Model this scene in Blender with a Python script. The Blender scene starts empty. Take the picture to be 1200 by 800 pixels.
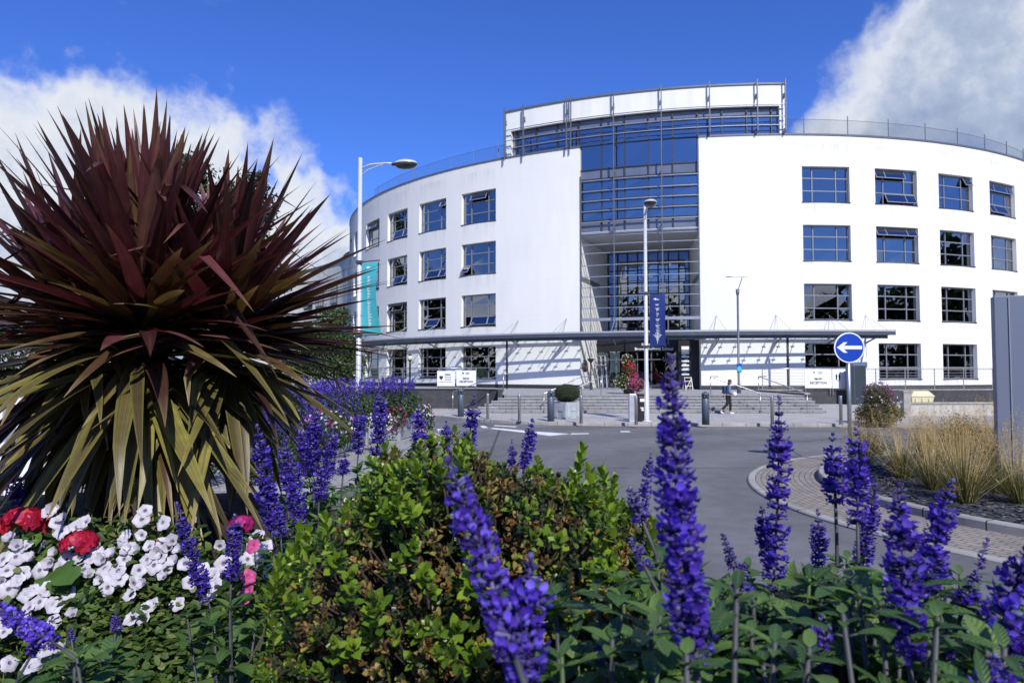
import bpy, math, random
from math import sin, cos, tan, pi, radians as R_, sqrt, atan2
from mathutils import Vector, Matrix, Euler
random.seed(11)
rnd = random.random
def U(a, b): return a + (b-a)*rnd()
V = Vector
scene = bpy.context.scene
COL = scene.collection
# ---------------------------------------------------------------- camera
F = 830.0; PITCH = 0.0427; HC = 2.12
def ray(px, py):
    a = (px-600)/F; b = (400-py)/F
    c, s = cos(PITCH), sin(PITCH)
    return V((a, c - b*s, s + b*c))
def P(px, py, Y):
    d = ray(px, py); return V((0, 0, HC)) + d*(Y/d.y)
def G(px, py, z=0.0):
    d = ray(px, py); return V((0, 0, HC)) + d*((z-HC)/d.z)
cam_d = bpy.data.cameras.new("camera"); cam = bpy.data.objects.new("camera", cam_d); COL.objects.link(cam)
cam.location = (0, 0, HC); cam.rotation_euler = (pi/2+PITCH, 0, 0)
cam_d.sensor_width = 36; cam_d.lens = F/1200*36; cam_d.clip_start = 0.05; cam_d.clip_end = 6000
cam_d.dof.use_dof = True; cam_d.dof.focus_distance = 3.2; cam_d.dof.aperture_fstop = 13
scene.camera = cam
scene.view_settings.view_transform = 'Standard'; scene.view_settings.look = 'None'
scene.view_settings.exposure = 0; scene.view_settings.gamma = 1
# ---------------------------------------------------------------- mesh builder
class MB:
    def __init__(s): s.v = []; s.f = []; s.mi = []; s.a = []
    def quad(s, a, b, c, d, m=0, at=None):
        n = len(s.v); s.v += [tuple(a), tuple(b), tuple(c), tuple(d)]; s.f.append((n, n+1, n+2, n+3)); s.mi.append(m)
        s.a += (at or [(0, 0, 0, 1)]*4)
    def poly(s, pts, m=0):
        n = len(s.v); s.v += [tuple(p) for p in pts]; s.f.append(tuple(range(n, n+len(pts)))); s.mi.append(m); s.a += [(0, 0, 0, 1)]*len(pts)
    def raw(s, vs, fs, m=0, at=None):
        n = len(s.v); s.v += [tuple(p) for p in vs]; s.a += (at or [(0, 0, 0, 1)]*len(vs))
        for f in fs: s.f.append(tuple(i+n for i in f)); s.mi.append(m)
    def box(s, c, d, rz=0, m=0, M=None):
        x, y, z = d[0]/2, d[1]/2, d[2]/2
        vs = [V((i*x, j*y, k*z)) for k in (-1, 1) for j in (-1, 1) for i in (-1, 1)]
        if M is not None: vs = [M @ p for p in vs]
        elif rz:
            q = Matrix.Rotation(rz, 3, 'Z'); vs = [q @ p for p in vs]
        vs = [p + V(c) for p in vs]
        s.raw(vs, [(0, 2, 3, 1), (4, 5, 7, 6), (0, 1, 5, 4), (2, 6, 7, 3), (0, 4, 6, 2), (1, 3, 7, 5)], m)
    def bar(s, a, b, w, h=None, m=0, up=None):
        a = V(a); b = V(b); d = b-a; L = d.length
        if L < 1e-6: return
        h = h or w; z = d/L; u = V(up) if up is not None else (V((0, 0, 1)) if abs(z.z) < .95 else V((0, 1, 0)))
        x = z.cross(u).normalized(); y = x.cross(z)
        M = Matrix((x, y, z)).transposed()
        s.box((a+b)/2, (w, h, L), M=M, m=m)
    def tube(s, pts, r, n=8, m=0, cap=True):
        pts = [V(p) for p in pts]; rs = r if isinstance(r, (list, tuple)) else [r]*len(pts)
        rings = []; vs = []
        px = None
        for i, p in enumerate(pts):
            t = (pts[min(i+1, len(pts)-1)] - pts[max(i-1, 0)]).normalized()
            if px is None:
                u = V((0, 0, 1)) if abs(t.z) < .9 else V((1, 0, 0)); px = t.cross(u).normalized()
            else:
                px = (px - t*px.dot(t)).normalized()
            py = t.cross(px)
            for k in range(n):
                a = 2*pi*k/n; vs.append(p + px*(cos(a)*rs[i]) + py*(sin(a)*rs[i]))
        fs = []
        for i in range(len(pts)-1):
            for k in range(n):
                fs.append((i*n+k, i*n+(k+1) % n, (i+1)*n+(k+1) % n, (i+1)*n+k))
        if cap:
            fs.append(tuple(range(n-1, -1, -1))); fs.append(tuple((len(pts)-1)*n+k for k in range(n)))
        s.raw(vs, fs, m)
    def lathe(s, prof, c=(0, 0, 0), n=20, m=0):
        vs = []; c = V(c)
        for r, z in prof:
            for k in range(n):
                a = 2*pi*k/n; vs.append(c + V((r*cos(a), r*sin(a), z)))
        fs = []
        for i in range(len(prof)-1):
            for k in range(n):
                fs.append((i*n+k, i*n+(k+1) % n, (i+1)*n+(k+1) % n, (i+1)*n+k))
        fs.append(tuple(range(n-1, -1, -1))); fs.append(tuple((len(prof)-1)*n+k for k in range(n)))
        s.raw(vs, fs, m)
    def ball(s, c, r, n=12, k=8, m=0, jit=0):
        rx, ry, rz = r if isinstance(r, (tuple, list)) else (r, r, r)
        vs = []; fs = []; c = V(c)
        for i in range(k+1):
            ph = pi*i/k
            for j in range(n):
                a = 2*pi*j/n; q = 1+U(-jit, jit)
                vs.append(c+V((rx*sin(ph)*cos(a)*q, ry*sin(ph)*sin(a)*q, -rz*cos(ph)*q)))
        for i in range(k):
            for j in range(n): fs.append((i*n+j, i*n+(j+1) % n, (i+1)*n+(j+1) % n, (i+1)*n+j))
        s.raw(vs, fs, m)
    def prism(s, pts, z0, z1, m=0, bottom=False):
        n = len(pts)
        s.poly([(p[0], p[1], z1) for p in pts], m)
        for i in range(n):
            a = pts[i]; b = pts[(i+1) % n]
            s.quad((a[0], a[1], z0), (b[0], b[1], z0), (b[0], b[1], z1), (a[0], a[1], z1), m)
    def build(s, name, mats, parent=None, smooth=False, loc=None):
        me = bpy.data.meshes.new(name); me.from_pydata(s.v, [], s.f)
        if not isinstance(mats, (list, tuple)): mats = [mats]
        for mm in mats: me.materials.append(mm)
        if len(mats) > 1: me.polygons.foreach_set('material_index', s.mi)
        if any(q[0] or q[1] for q in s.a):
            at = me.attributes.new('lf', 'FLOAT_COLOR', 'POINT'); at.data.foreach_set('color', [x for q in s.a for x in q])
        if smooth: me.polygons.foreach_set('use_smooth', [True]*len(me.polygons))
        me.update()
        o = bpy.data.objects.new(name, me); COL.objects.link(o)
        if parent is not None: o.parent = parent
        if loc is not None: o.location = loc
        return o
def bevel(o, w, seg=2):
    b = o.modifiers.new('bevel', 'BEVEL'); b.width = w; b.segments = seg; b.limit_method = 'ANGLE'; b.angle_limit = R_(40)
    return o
def tag(o, label=None, cat=None, group=None, kind=None):
    if label: o['label'] = label
    if cat: o['category'] = cat
    if group: o['group'] = group
    if kind: o['kind'] = kind
    return o
def thing(name, label, cat, loc=(0, 0, 0), rz=0, group=None):
    o = bpy.data.objects.new(name, None); COL.objects.link(o); o.location = loc; o.rotation_euler = (0, 0, rz); o.empty_display_size = .1
    return tag(o, label, cat, group)
def link_copy(o, parent=None, loc=None, rot=None):
    c = o.copy(); COL.objects.link(c); c.parent = parent
    if loc is not None: c.location = loc
    if rot is not None: c.rotation_euler = rot
    return c
def dup(root, loc, rz=0, label=None, sc=None):
    r = root.copy(); COL.objects.link(r); r.location = loc; r.rotation_euler = (0, 0, rz)
    if label: r['label'] = label
    if sc: r.scale = sc
    for ch in list(root.children):
        c = ch.copy(); COL.objects.link(c); c.parent = r
        for g in ch.children:
            d = g.copy(); COL.objects.link(d); d.parent = c
    return r
def struct(o): o['kind'] = 'structure'; return o
# ---------------------------------------------------------------- materials
def newmat(name):
    m = bpy.data.materials.new(name); m.use_nodes = True; nt = m.node_tree
    for n in list(nt.nodes): nt.nodes.remove(n)
    out = nt.nodes.new('ShaderNodeOutputMaterial')
    return m, nt, out
def N(nt, t, **kw):
    n = nt.nodes.new('ShaderNode'+t)
    for k, v in kw.items():
        if k[0] == '_': n.inputs[k[1:]].default_value = v
        else: setattr(n, k, v)
    return n
def mathn(nt, op, a, b=None, clamp=False):
    n = nt.nodes.new('ShaderNodeMath'); n.operation = op; n.use_clamp = clamp
    for i, x in enumerate((a, b)):
        if x is None: continue
        if isinstance(x, (int, float)): n.inputs[i].default_value = x
        else: nt.links.new(x, n.inputs[i])
    return n.outputs[0]
def ramp(nt, fac, stops, interp='LINEAR'):
    n = nt.nodes.new('ShaderNodeValToRGB'); e = n.color_ramp.elements; n.color_ramp.interpolation = interp
    while len(e) < len(stops): e.new(.5)
    for i, (p, c) in enumerate(stops):
        e[i].position = p; e[i].color = tuple(c)+(1,) if len(c) == 3 else c
    nt.links.new(fac, n.inputs[0]); return n.outputs[0]
def mixc(nt, fac, a, b, mode='MIX'):
    n = nt.nodes.new('ShaderNodeMix'); n.data_type = 'RGBA'; n.blend_type = mode
    for s_, x in ((n.inputs[0], fac), (n.inputs[6], a), (n.inputs[7], b)):
        if isinstance(x, (int, float)): s_.default_value = x
        elif isinstance(x, tuple): s_.default_value = x+(1,) if len(x) == 3 else x
        else: nt.links.new(x, s_)
    return n.outputs[2]
def coords(nt, kind='Object'):
    return nt.nodes.new('ShaderNodeTexCoord').outputs[kind]
def noise(nt, scale, detail=4, rough=.55, vec=None, out='Fac'):
    n = nt.nodes.new('ShaderNodeTexNoise'); n.inputs['Scale'].default_value = scale; n.inputs['Detail'].default_value = detail; n.inputs['Roughness'].default_value = rough
    if vec is not None: nt.links.new(vec, n.inputs['Vector'])
    return n.outputs[out]
def mul(c, k): return tuple(x*k for x in c)
def pmat(name, col, rough=.6, metal=0, var=.15, scale=3, bump=0, bscale=40, spec=.5):
    m, nt, out = newmat(name); b = N(nt, 'BsdfPrincipled'); L = nt.links.new
    v = coords(nt); f = noise(nt, scale, 6, .6, v)
    c = ramp(nt, f, [(.3, mul(col, 1-var)), (.7, mul(col, 1+var))])
    L(c, b.inputs['Base Color']); b.inputs['Roughness'].default_value = rough; b.inputs['Metallic'].default_value = metal
    b.inputs['Specular IOR Level'].default_value = spec
    if bump:
        bn = N(nt, 'Bump', _Strength=bump, _Distance=.01); L(noise(nt, bscale, 4, .6, v), bn.inputs['Height']); L(bn.outputs[0], b.inputs['Normal'])
    L(b.outputs[0], out.inputs[0]); return m
def leafmat(name, stops, rough=.4, transl=.3, tcol=None, spec=.4, edge=None, along=None, mid=None, streak=0, veins=0):
    """stops: colour ramp over a per-leaf random value; along: (start, colour) recolours the tip; mid: colour of the midrib"""
    m, nt, out = newmat(name); L = nt.links.new
    g = N(nt, 'NewGeometry'); rv = g.outputs['Random Per Island']
    c = ramp(nt, rv, stops)
    v = coords(nt); c = mixc(nt, .35, c, mixc(nt, 1.0, c, ramp(nt, noise(nt, 18, 3, .6, v), [(.3, (.35, .35, .35)), (.7, (1.5, 1.5, 1.5))]), 'MULTIPLY'))
    at = N(nt, 'Attribute', attribute_name='lf'); sp = N(nt, 'SeparateColor'); L(at.outputs['Color'], sp.inputs[0])
    if along:
        f = N(nt, 'MapRange'); L(sp.outputs[0], f.inputs[0]); f.inputs[1].default_value = along[0]; f.inputs[2].default_value = 1.0
        ff = mathn(nt, 'MULTIPLY', f.outputs[0], mathn(nt, 'POWER', rv, along[2] if len(along) > 2 else 1.0))
        c = mixc(nt, ff, c, along[1])
    if mid:
        f2 = mathn(nt, 'POWER', sp.outputs[1], 6.0)
        c = mixc(nt, mathn(nt, 'MULTIPLY', f2, .7), c, mid)
    if edge:
        f3 = mathn(nt, 'MULTIPLY', mathn(nt, 'POWER', mathn(nt, 'SUBTRACT', 1.0, sp.outputs[1], True), 3.0), edge[1])
        c = mixc(nt, f3, c, edge[0])
    hgt = None
    if streak:
        cx = N(nt, 'CombineXYZ'); L(mathn(nt, 'MULTIPLY', sp.outputs[1], 9.0), cx.inputs[0]); L(mathn(nt, 'MULTIPLY', sp.outputs[0], 1.6), cx.inputs[1]); L(mathn(nt, 'MULTIPLY', rv, 40.0), cx.inputs[2])
        hgt = noise(nt, 1.0, 4, .6, cx.outputs[0]); c = mixc(nt, streak, c, mixc(nt, 1.0, c, ramp(nt, hgt, [(.3, (.3,)*3), (.7, (1.9,)*3)]), 'MULTIPLY'))
    if veins:
        ph = mathn(nt, 'ADD', mathn(nt, 'MULTIPLY', sp.outputs[0], 52.0), mathn(nt, 'MULTIPLY', sp.outputs[1], 9.0)); hgt = mathn(nt, 'ADD', mathn(nt, 'MULTIPLY', mathn(nt, 'SINE', ph), .5), .5)
        c = mixc(nt, veins, c, mixc(nt, 1.0, c, ramp(nt, mathn(nt, 'POWER', hgt, 3.0), [(0, (.85,)*3), (1, (1.6,)*3)]), 'MULTIPLY'))
    b = N(nt, 'BsdfPrincipled', _Roughness=rough); L(c, b.inputs['Base Color']); b.inputs['Specular IOR Level'].default_value = spec
    if hgt is not None:
        bn = N(nt, 'Bump', _Strength=.35, _Distance=.002); L(hgt, bn.inputs['Height']); L(bn.outputs[0], b.inputs['Normal'])
    t = N(nt, 'BsdfTranslucent'); L(mixc(nt, 1.0, c, tcol or (1.3, 1.4, .6), 'MULTIPLY'), t.inputs[0])
    mx = N(nt, 'MixShader', _Fac=transl); L(b.outputs[0], mx.inputs[1]); L(t.outputs[0], mx.inputs[2]); L(mx.outputs[0], out.inputs[0])
    return m
def glassmat(name, tint, refl=.3, fk=.5, rough=.0, bump=0):
    m, nt, out = newmat(name); L = nt.links.new
    t = N(nt, 'BsdfTransparent'); t.inputs[0].default_value = tint+(1,)
    gl = N(nt, 'BsdfGlossy', _Roughness=rough); gl.inputs[0].default_value = (.92, .95, 1, 1)
    lw = N(nt, 'LayerWeight', _Blend=.35)
    f = mathn(nt, 'ADD', mathn(nt, 'MULTIPLY', lw.outputs['Facing'], fk), refl, True)
    mx = N(nt, 'MixShader'); L(f, mx.inputs[0]); L(t.outputs[0], mx.inputs[1]); L(gl.outputs[0], mx.inputs[2]); L(mx.outputs[0], out.inputs[0])
    if bump:
        bn = N(nt, 'Bump', _Strength=bump, _Distance=.02); L(noise(nt, .8, 2, .5, coords(nt)), bn.inputs['Height']); L(bn.outputs[0], gl.inputs['Normal'])
    return m
def brickmat(name, c1, c2, mortar, bw, bh, ms=.02, vec='Object', rough=.85, rot=None, off=.5, bump=.3, var=.25):
    m, nt, out = newmat(name); L = nt.links.new
    tc = coords(nt, vec); mp = N(nt, 'Mapping')
    L(tc, mp.inputs[0])
    if rot: mp.inputs['Rotation'].default_value = rot
    b = N(nt, 'TexBrick'); L(mp.outputs[0], b.inputs[0]); b.offset = off
    b.inputs['Color1'].default_value = c1+(1,); b.inputs['Color2'].default_value = c2+(1,); b.inputs['Mortar'].default_value = mortar+(1,)
    b.inputs['Scale'].default_value = 1; b.inputs['Brick Width'].default_value = bw; b.inputs['Row Height'].default_value = bh; b.inputs['Mortar Size'].default_value = ms
    f = noise(nt, 1.3, 8, .65, tc)
    c = mixc(nt, 1.0, b.outputs[0], ramp(nt, f, [(.3, (1-var,)*3), (.7, (1+var,)*3)]), 'MULTIPLY')
    p = N(nt, 'BsdfPrincipled', _Roughness=rough); L(c, p.inputs['Base Color']); p.inputs['Specular IOR Level'].default_value = .25
    if bump:
        bn = N(nt, 'Bump', _Strength=bump, _Distance=.006); L(mathn(nt, 'SUBTRACT', 1.0, b.outputs['Fac']), bn.inputs['Height']); L(bn.outputs[0], p.inputs['Normal'])
    L(p.outputs[0], out.inputs[0]); return m
M = {}
# white render with faint weather streaks
def rendermat():
    m, nt, out = newmat('white_render'); L = nt.links.new
    tc = coords(nt); mp = N(nt, 'Mapping'); L(tc, mp.inputs[0]); mp.inputs['Scale'].default_value = (.9, .9, .12)
    s = noise(nt, 1.2, 6, .6, mp.outputs[0]); g = noise(nt, .25, 4, .6, tc); fine = noise(nt, 30, 3, .6, tc)
    c = ramp(nt, s, [(.25, (.715, .72, .69)), (.62, (.815, .82, .775))])
    c = mixc(nt, .5, c, ramp(nt, g, [(.3, (.745, .75, .72)), (.65, (.815, .82, .775))]))
    sx = N(nt, 'SeparateXYZ'); L(tc, sx.inputs[0])
    lift = N(nt, 'TexWave', wave_type='BANDS', bands_direction='Z'); lift.inputs['Scale'].default_value = .1263; L(tc, lift.inputs[0])
    joint = mathn(nt, 'GREATER_THAN', lift.outputs['Fac'], .9995)
    c = mixc(nt, mathn(nt, 'MULTIPLY', joint, .12), c, (.5, .51, .53))
    # rain streaks below the parapet
    topf = N(nt, 'MapRange'); L(sx.outputs[2], topf.inputs[0]); topf.inputs[1].default_value = 15.5; topf.inputs[2].default_value = 18.1
    c = mixc(nt, mathn(nt, 'MULTIPLY', mathn(nt, 'MULTIPLY', topf.outputs[0], ramp(nt, s, [(.48, (0, 0, 0)), (.72, (1, 1, 1))])), .5), c, (.52, .53, .54))
    # dirt runs below the window sills, found by angle round the curved front and height
    ax_ = mathn(nt, 'SUBTRACT', sx.outputs[0], 18.58); ay_ = mathn(nt, 'SUBTRACT', 83.98, sx.outputs[1]); az = mathn(nt, 'MULTIPLY', mathn(nt, 'ARCTAN2', ax_, ay_), 180/pi)
    def near(c0, per): return mathn(nt, 'LESS_THAN', mathn(nt, 'MULTIPLY', mathn(nt, 'ABSOLUTE', mathn(nt, 'SUBTRACT', mathn(nt, 'FRACT', mathn(nt, 'ADD', mathn(nt, 'DIVIDE', mathn(nt, 'SUBTRACT', az, c0), per), .5)), .5)), per), 2.5)
    rt = mathn(nt, 'MULTIPLY', near(3.9, 8.0), mathn(nt, 'GREATER_THAN', az, 1.0)); lt = mathn(nt, 'MULTIPLY', near(-34.9, 7.68), mathn(nt, 'LESS_THAN', az, -32.0))
    below = mathn(nt, 'MULTIPLY', mathn(nt, 'FRACT', mathn(nt, 'DIVIDE', mathn(nt, 'SUBTRACT', 13.46+3.953*4, sx.outputs[2]), 3.953)), 3.953)
    cv = N(nt, 'CombineXYZ'); L(mathn(nt, 'MULTIPLY', az, 3.2), cv.inputs[0]); L(mathn(nt, 'MULTIPLY', sx.outputs[2], .25), cv.inputs[1])
    run = ramp(nt, noise(nt, 1.0, 4, .7, cv.outputs[0]), [(.42, (0, 0, 0)), (.75, (1, 1, 1))])
    dm = mathn(nt, 'MULTIPLY', mathn(nt, 'MULTIPLY', mathn(nt, 'ADD', rt, lt, True), mathn(nt, 'SUBTRACT', 1.0, mathn(nt, 'DIVIDE', below, 1.4), True)), run)
    c = mixc(nt, mathn(nt, 'MULTIPLY', dm, .55), c, (.42, .41, .39))
    p = N(nt, 'BsdfPrincipled', _Roughness=.85); L(c, p.inputs['Base Color']); p.inputs['Specular IOR Level'].default_value = .2
    bn = N(nt, 'Bump', _Strength=.12, _Distance=.01); L(fine, bn.inputs['Height']); L(bn.outputs[0], p.inputs['Normal'])
    L(p.outputs[0], out.inputs[0]); return m
M['white'] = rendermat()
M['whitepanel'] = pmat('white_panel', (.8, .8, .81), .5, 0, .03, .6)
M['frame'] = pmat('grey_aluminium', (.27, .28, .3), .4, .3, .08, 2)
M['darkframe'] = pmat('dark_aluminium', (.045, .05, .06), .45, .2, .15, 2)
M['steel'] = pmat('galvanised_steel', (.42, .44, .46), .38, .7, .12, 5)
M['paintsteel'] = pmat('grey_painted_steel', (.13, .145, .165), .45, .2, .12, 4)
M['stainless'] = pmat('brushed_stainless', (.5, .49, .47), .32, .85, .1, 12)
M['postgrey'] = pmat('pale_grey_painted_pole', (.55, .57, .6), .38, .1, .06, 6)
M['black'] = pmat('black_painted_metal', (.012, .012, .014), .45, 0, .2, 6)
M['blackstone'] = pmat('black_plinth', (.03, .032, .036), .6, 0, .2, 3)
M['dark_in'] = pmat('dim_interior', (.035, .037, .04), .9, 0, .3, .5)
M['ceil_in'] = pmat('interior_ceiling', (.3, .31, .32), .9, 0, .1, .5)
M['soffit'] = pmat('pale_soffit', (.45, .46, .48), .7, 0, .05, .5)
M['blind'] = pmat('roller_blind', (.5, .53, .55), .8, 0, .05, 1)
M['glass'] = glassmat('window_glass', (.09, .125, .14), .2, .5, 0, .08)
M['glassclear'] = glassmat('canopy_glass', (.93, .96, .95), .015, .06)
M['curtain'] = glassmat('curtain_wall_glass', (.08, .12, .18), .3, .5, 0, .05)
M['spandrel'] = pmat('grey_spandrel_panel', (.14, .16, .2), .22, .1, .15, .4, spec=.9)
M['louvre'] = pmat('aluminium_louvre', (.4, .42, .46), .4, .5, .08, 4)
M['trim'] = pmat('pale_metal_trim', (.5, .52, .55), .4, .4, .08, 4)
M['canopyblue'] = pmat('slate_blue_steel', (.085, .1, .125), .45, .3, .15, 3)
M['signwhite'] = pmat('white_sign_face', (.8, .81, .83), .4, 0, .02, 2)
M['ink'] = pmat('dark_lettering', (.03, .035, .07), .5, 0, .05, 2)
M['inkred'] = pmat('pale_red_lettering', (.55, .2, .25), .5, 0, .05, 2)
M['whiteink'] = pmat('white_lettering', (.8, .8, .8), .5, 0, .03, 2)
M['bollard'] = pmat('slate_blue_painted_bollard', (.075, .1, .135), .45, .1, .12, 6)
M['concrete'] = pmat('grey_cast_concrete', (.36, .39, .42), .85, 0, .15, 4, .3, 60)
M['bluesign'] = pmat('blue_sign_face', (.008, .055, .42), .35, 0, .05, 3)
M['teal'] = pmat('turquoise_banner_cloth', (.06, .46, .5), .75, 0, .08, 4)
M['navy'] = pmat('navy_banner_cloth', (.008, .03, .17), .75, 0, .12, 4)
M['totem'] = pmat('grey_blue_totem_panel', (.17, .2, .27), .5, .2, .04, .8)
M['slatesign'] = pmat('dark_slate_sign', (.02, .035, .045), .5, 0, .1, 2)
M['cream'] = pmat('cream_plastic', (.62, .56, .36), .6, 0, .06, 3)
M['stone'] = pmat('pale_weathered_stone', (.34, .32, .28), .9, 0, .3, 4, .5, 25)
M['bark'] = pmat('bark', (.06, .045, .032), .95, 0, .4, 8, .6, 30)
M['soil'] = pmat('dark_soil', (.022, .016, .012), .95, 0, .5, 20, .8, 60)
M['stem'] = pmat('purple_green_stem', (.045, .05, .055), .6, 0, .3, 20)
M['gstem'] = pmat('green_stem', (.05, .09, .025), .6, 0, .3, 20)
M['whitepaint'] = pmat('white_road_paint', (.72, .72, .7), .7, 0, .18, 5, .2, 80)
M['yellowpaint'] = pmat('faded_yellow_road_paint', (.62, .5, .28), .7, 0, .25, 6, .2, 80)
M['fencewhite'] = pmat('white_painted_metal', (.72, .74, .76), .5, 0, .06, 3)
M['greywood'] = pmat('grey_stained_wood', (.3, .32, .35), .8, 0, .25, 8)
def asphalt():
    m, nt, out = newmat('asphalt'); L = nt.links.new; tc = coords(nt)
    big = noise(nt, .25, 6, .6, tc); fine = noise(nt, 120, 3, .7, tc); mid = noise(nt, 2.5, 6, .7, tc)
    c = ramp(nt, big, [(.3, (.145, .147, .15)), (.7, (.19, .19, .193))])
    c = mixc(nt, 1.0, c, ramp(nt, mid, [(.3, (.8,)*3), (.7, (1.15,)*3)]), 'MULTIPLY')
    st = noise(nt, .7, 7, .75, tc); c = mixc(nt, 1.0, c, ramp(nt, st, [(.28, (.62,)*3), (.4, (1,)*3)]), 'MULTIPLY')
    c = mixc(nt, 1.0, c, ramp(nt, fine, [(.25, (.5,)*3), (.6, (1.05,)*3), (.78, (2.1,)*3)]), 'MULTIPLY')
    # worn wheel tracks round the junction
    mp = N(nt, 'Mapping'); mp.inputs['Location'].default_value = (-11.3, -11.7, 0); L(tc, mp.inputs[0])
    w = N(nt, 'TexWave', wave_type='RINGS', rings_direction='Z'); w.inputs['Scale'].default_value = .09; w.inputs['Distortion'].default_value = 1.2; w.inputs['Detail'].default_value = 3; L(mp.outputs[0], w.inputs[0])
    c = mixc(nt, .35, c, mixc(nt, 1.0, c, ramp(nt, w.outputs['Fac'], [(.2, (.7,)*3), (.8, (1.25,)*3)]), 'MULTIPLY'))
    # tar seams
    vo = N(nt, 'TexVoronoi', feature='DISTANCE_TO_EDGE'); vo.inputs['Scale'].default_value = .11; L(tc, vo.inputs['Vector'])
    seam = mathn(nt, 'LESS_THAN', vo.outputs['Distance'], .0035)
    c = mixc(nt, mathn(nt, 'MULTIPLY', seam, .6), c, (.02, .02, .022))
    p = N(nt, 'BsdfPrincipled', _Roughness=.8); L(c, p.inputs['Base Color']); p.inputs['Specular IOR Level'].default_value = .3
    bn = N(nt, 'Bump', _Strength=.5, _Distance=.004); L(fine, bn.inputs['Height']); L(bn.outputs[0], p.inputs['Normal'])
    L(p.outputs[0], out.inputs[0]); return m
M['asphalt'] = asphalt()
M['paving'] = brickmat('pale_paving_slabs', (.42, .41, .4), (.36, .355, .345), (.2, .2, .195), .9, .6, .012, bump=.15, var=.14)
M['lpaving'] = brickmat('grey_paving_slabs', (.33, .33, .33), (.28, .28, .28), (.14, .14, .14), .6, .6, .012, bump=.15)
M['kerb'] = brickmat('concrete_kerb', (.36, .35, .33), (.31, .3, .285), (.1, .1, .1), .91, 5, .012, bump=.1)
M['block'] = brickmat('brown_grey_block_paving', (.3, .265, .23), (.24, .215, .19), (.12, .11, .1), .2, .1, .008, bump=.2)
M['darkbrick'] = brickmat('dark_engineering_brick', (.06, .062, .07), (.045, .046, .052), (.09, .09, .09), .225, .075, .008, rot=(pi/2, 0, 0))
M['stepstone'] = brickmat('grey_step_setts', (.34, .345, .35), (.25, .255, .26), (.06, .06, .06), .62, .14, .014, rot=(pi/2, 0, 0), var=.2)
M['tread'] = brickmat('grey_tread_slabs', (.36, .36, .36), (.31, .31, .315), (.12, .12, .12), .62, .45, .01, var=.15)
M['planterbrick'] = brickmat('planter_brick', (.25, .13, .09), (.19, .1, .07), (.3, .28, .25), .225, .075, .01, rot=(pi/2, 0, 0))
M['grass'] = pmat('mown_grass', (.05, .09, .025), .9, 0, .35, .7, .5, 30)
M['slate'] = pmat('slate_chippings_bed', (.045, .047, .055), .85, 0, .4, 30, .9, 45)
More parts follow.
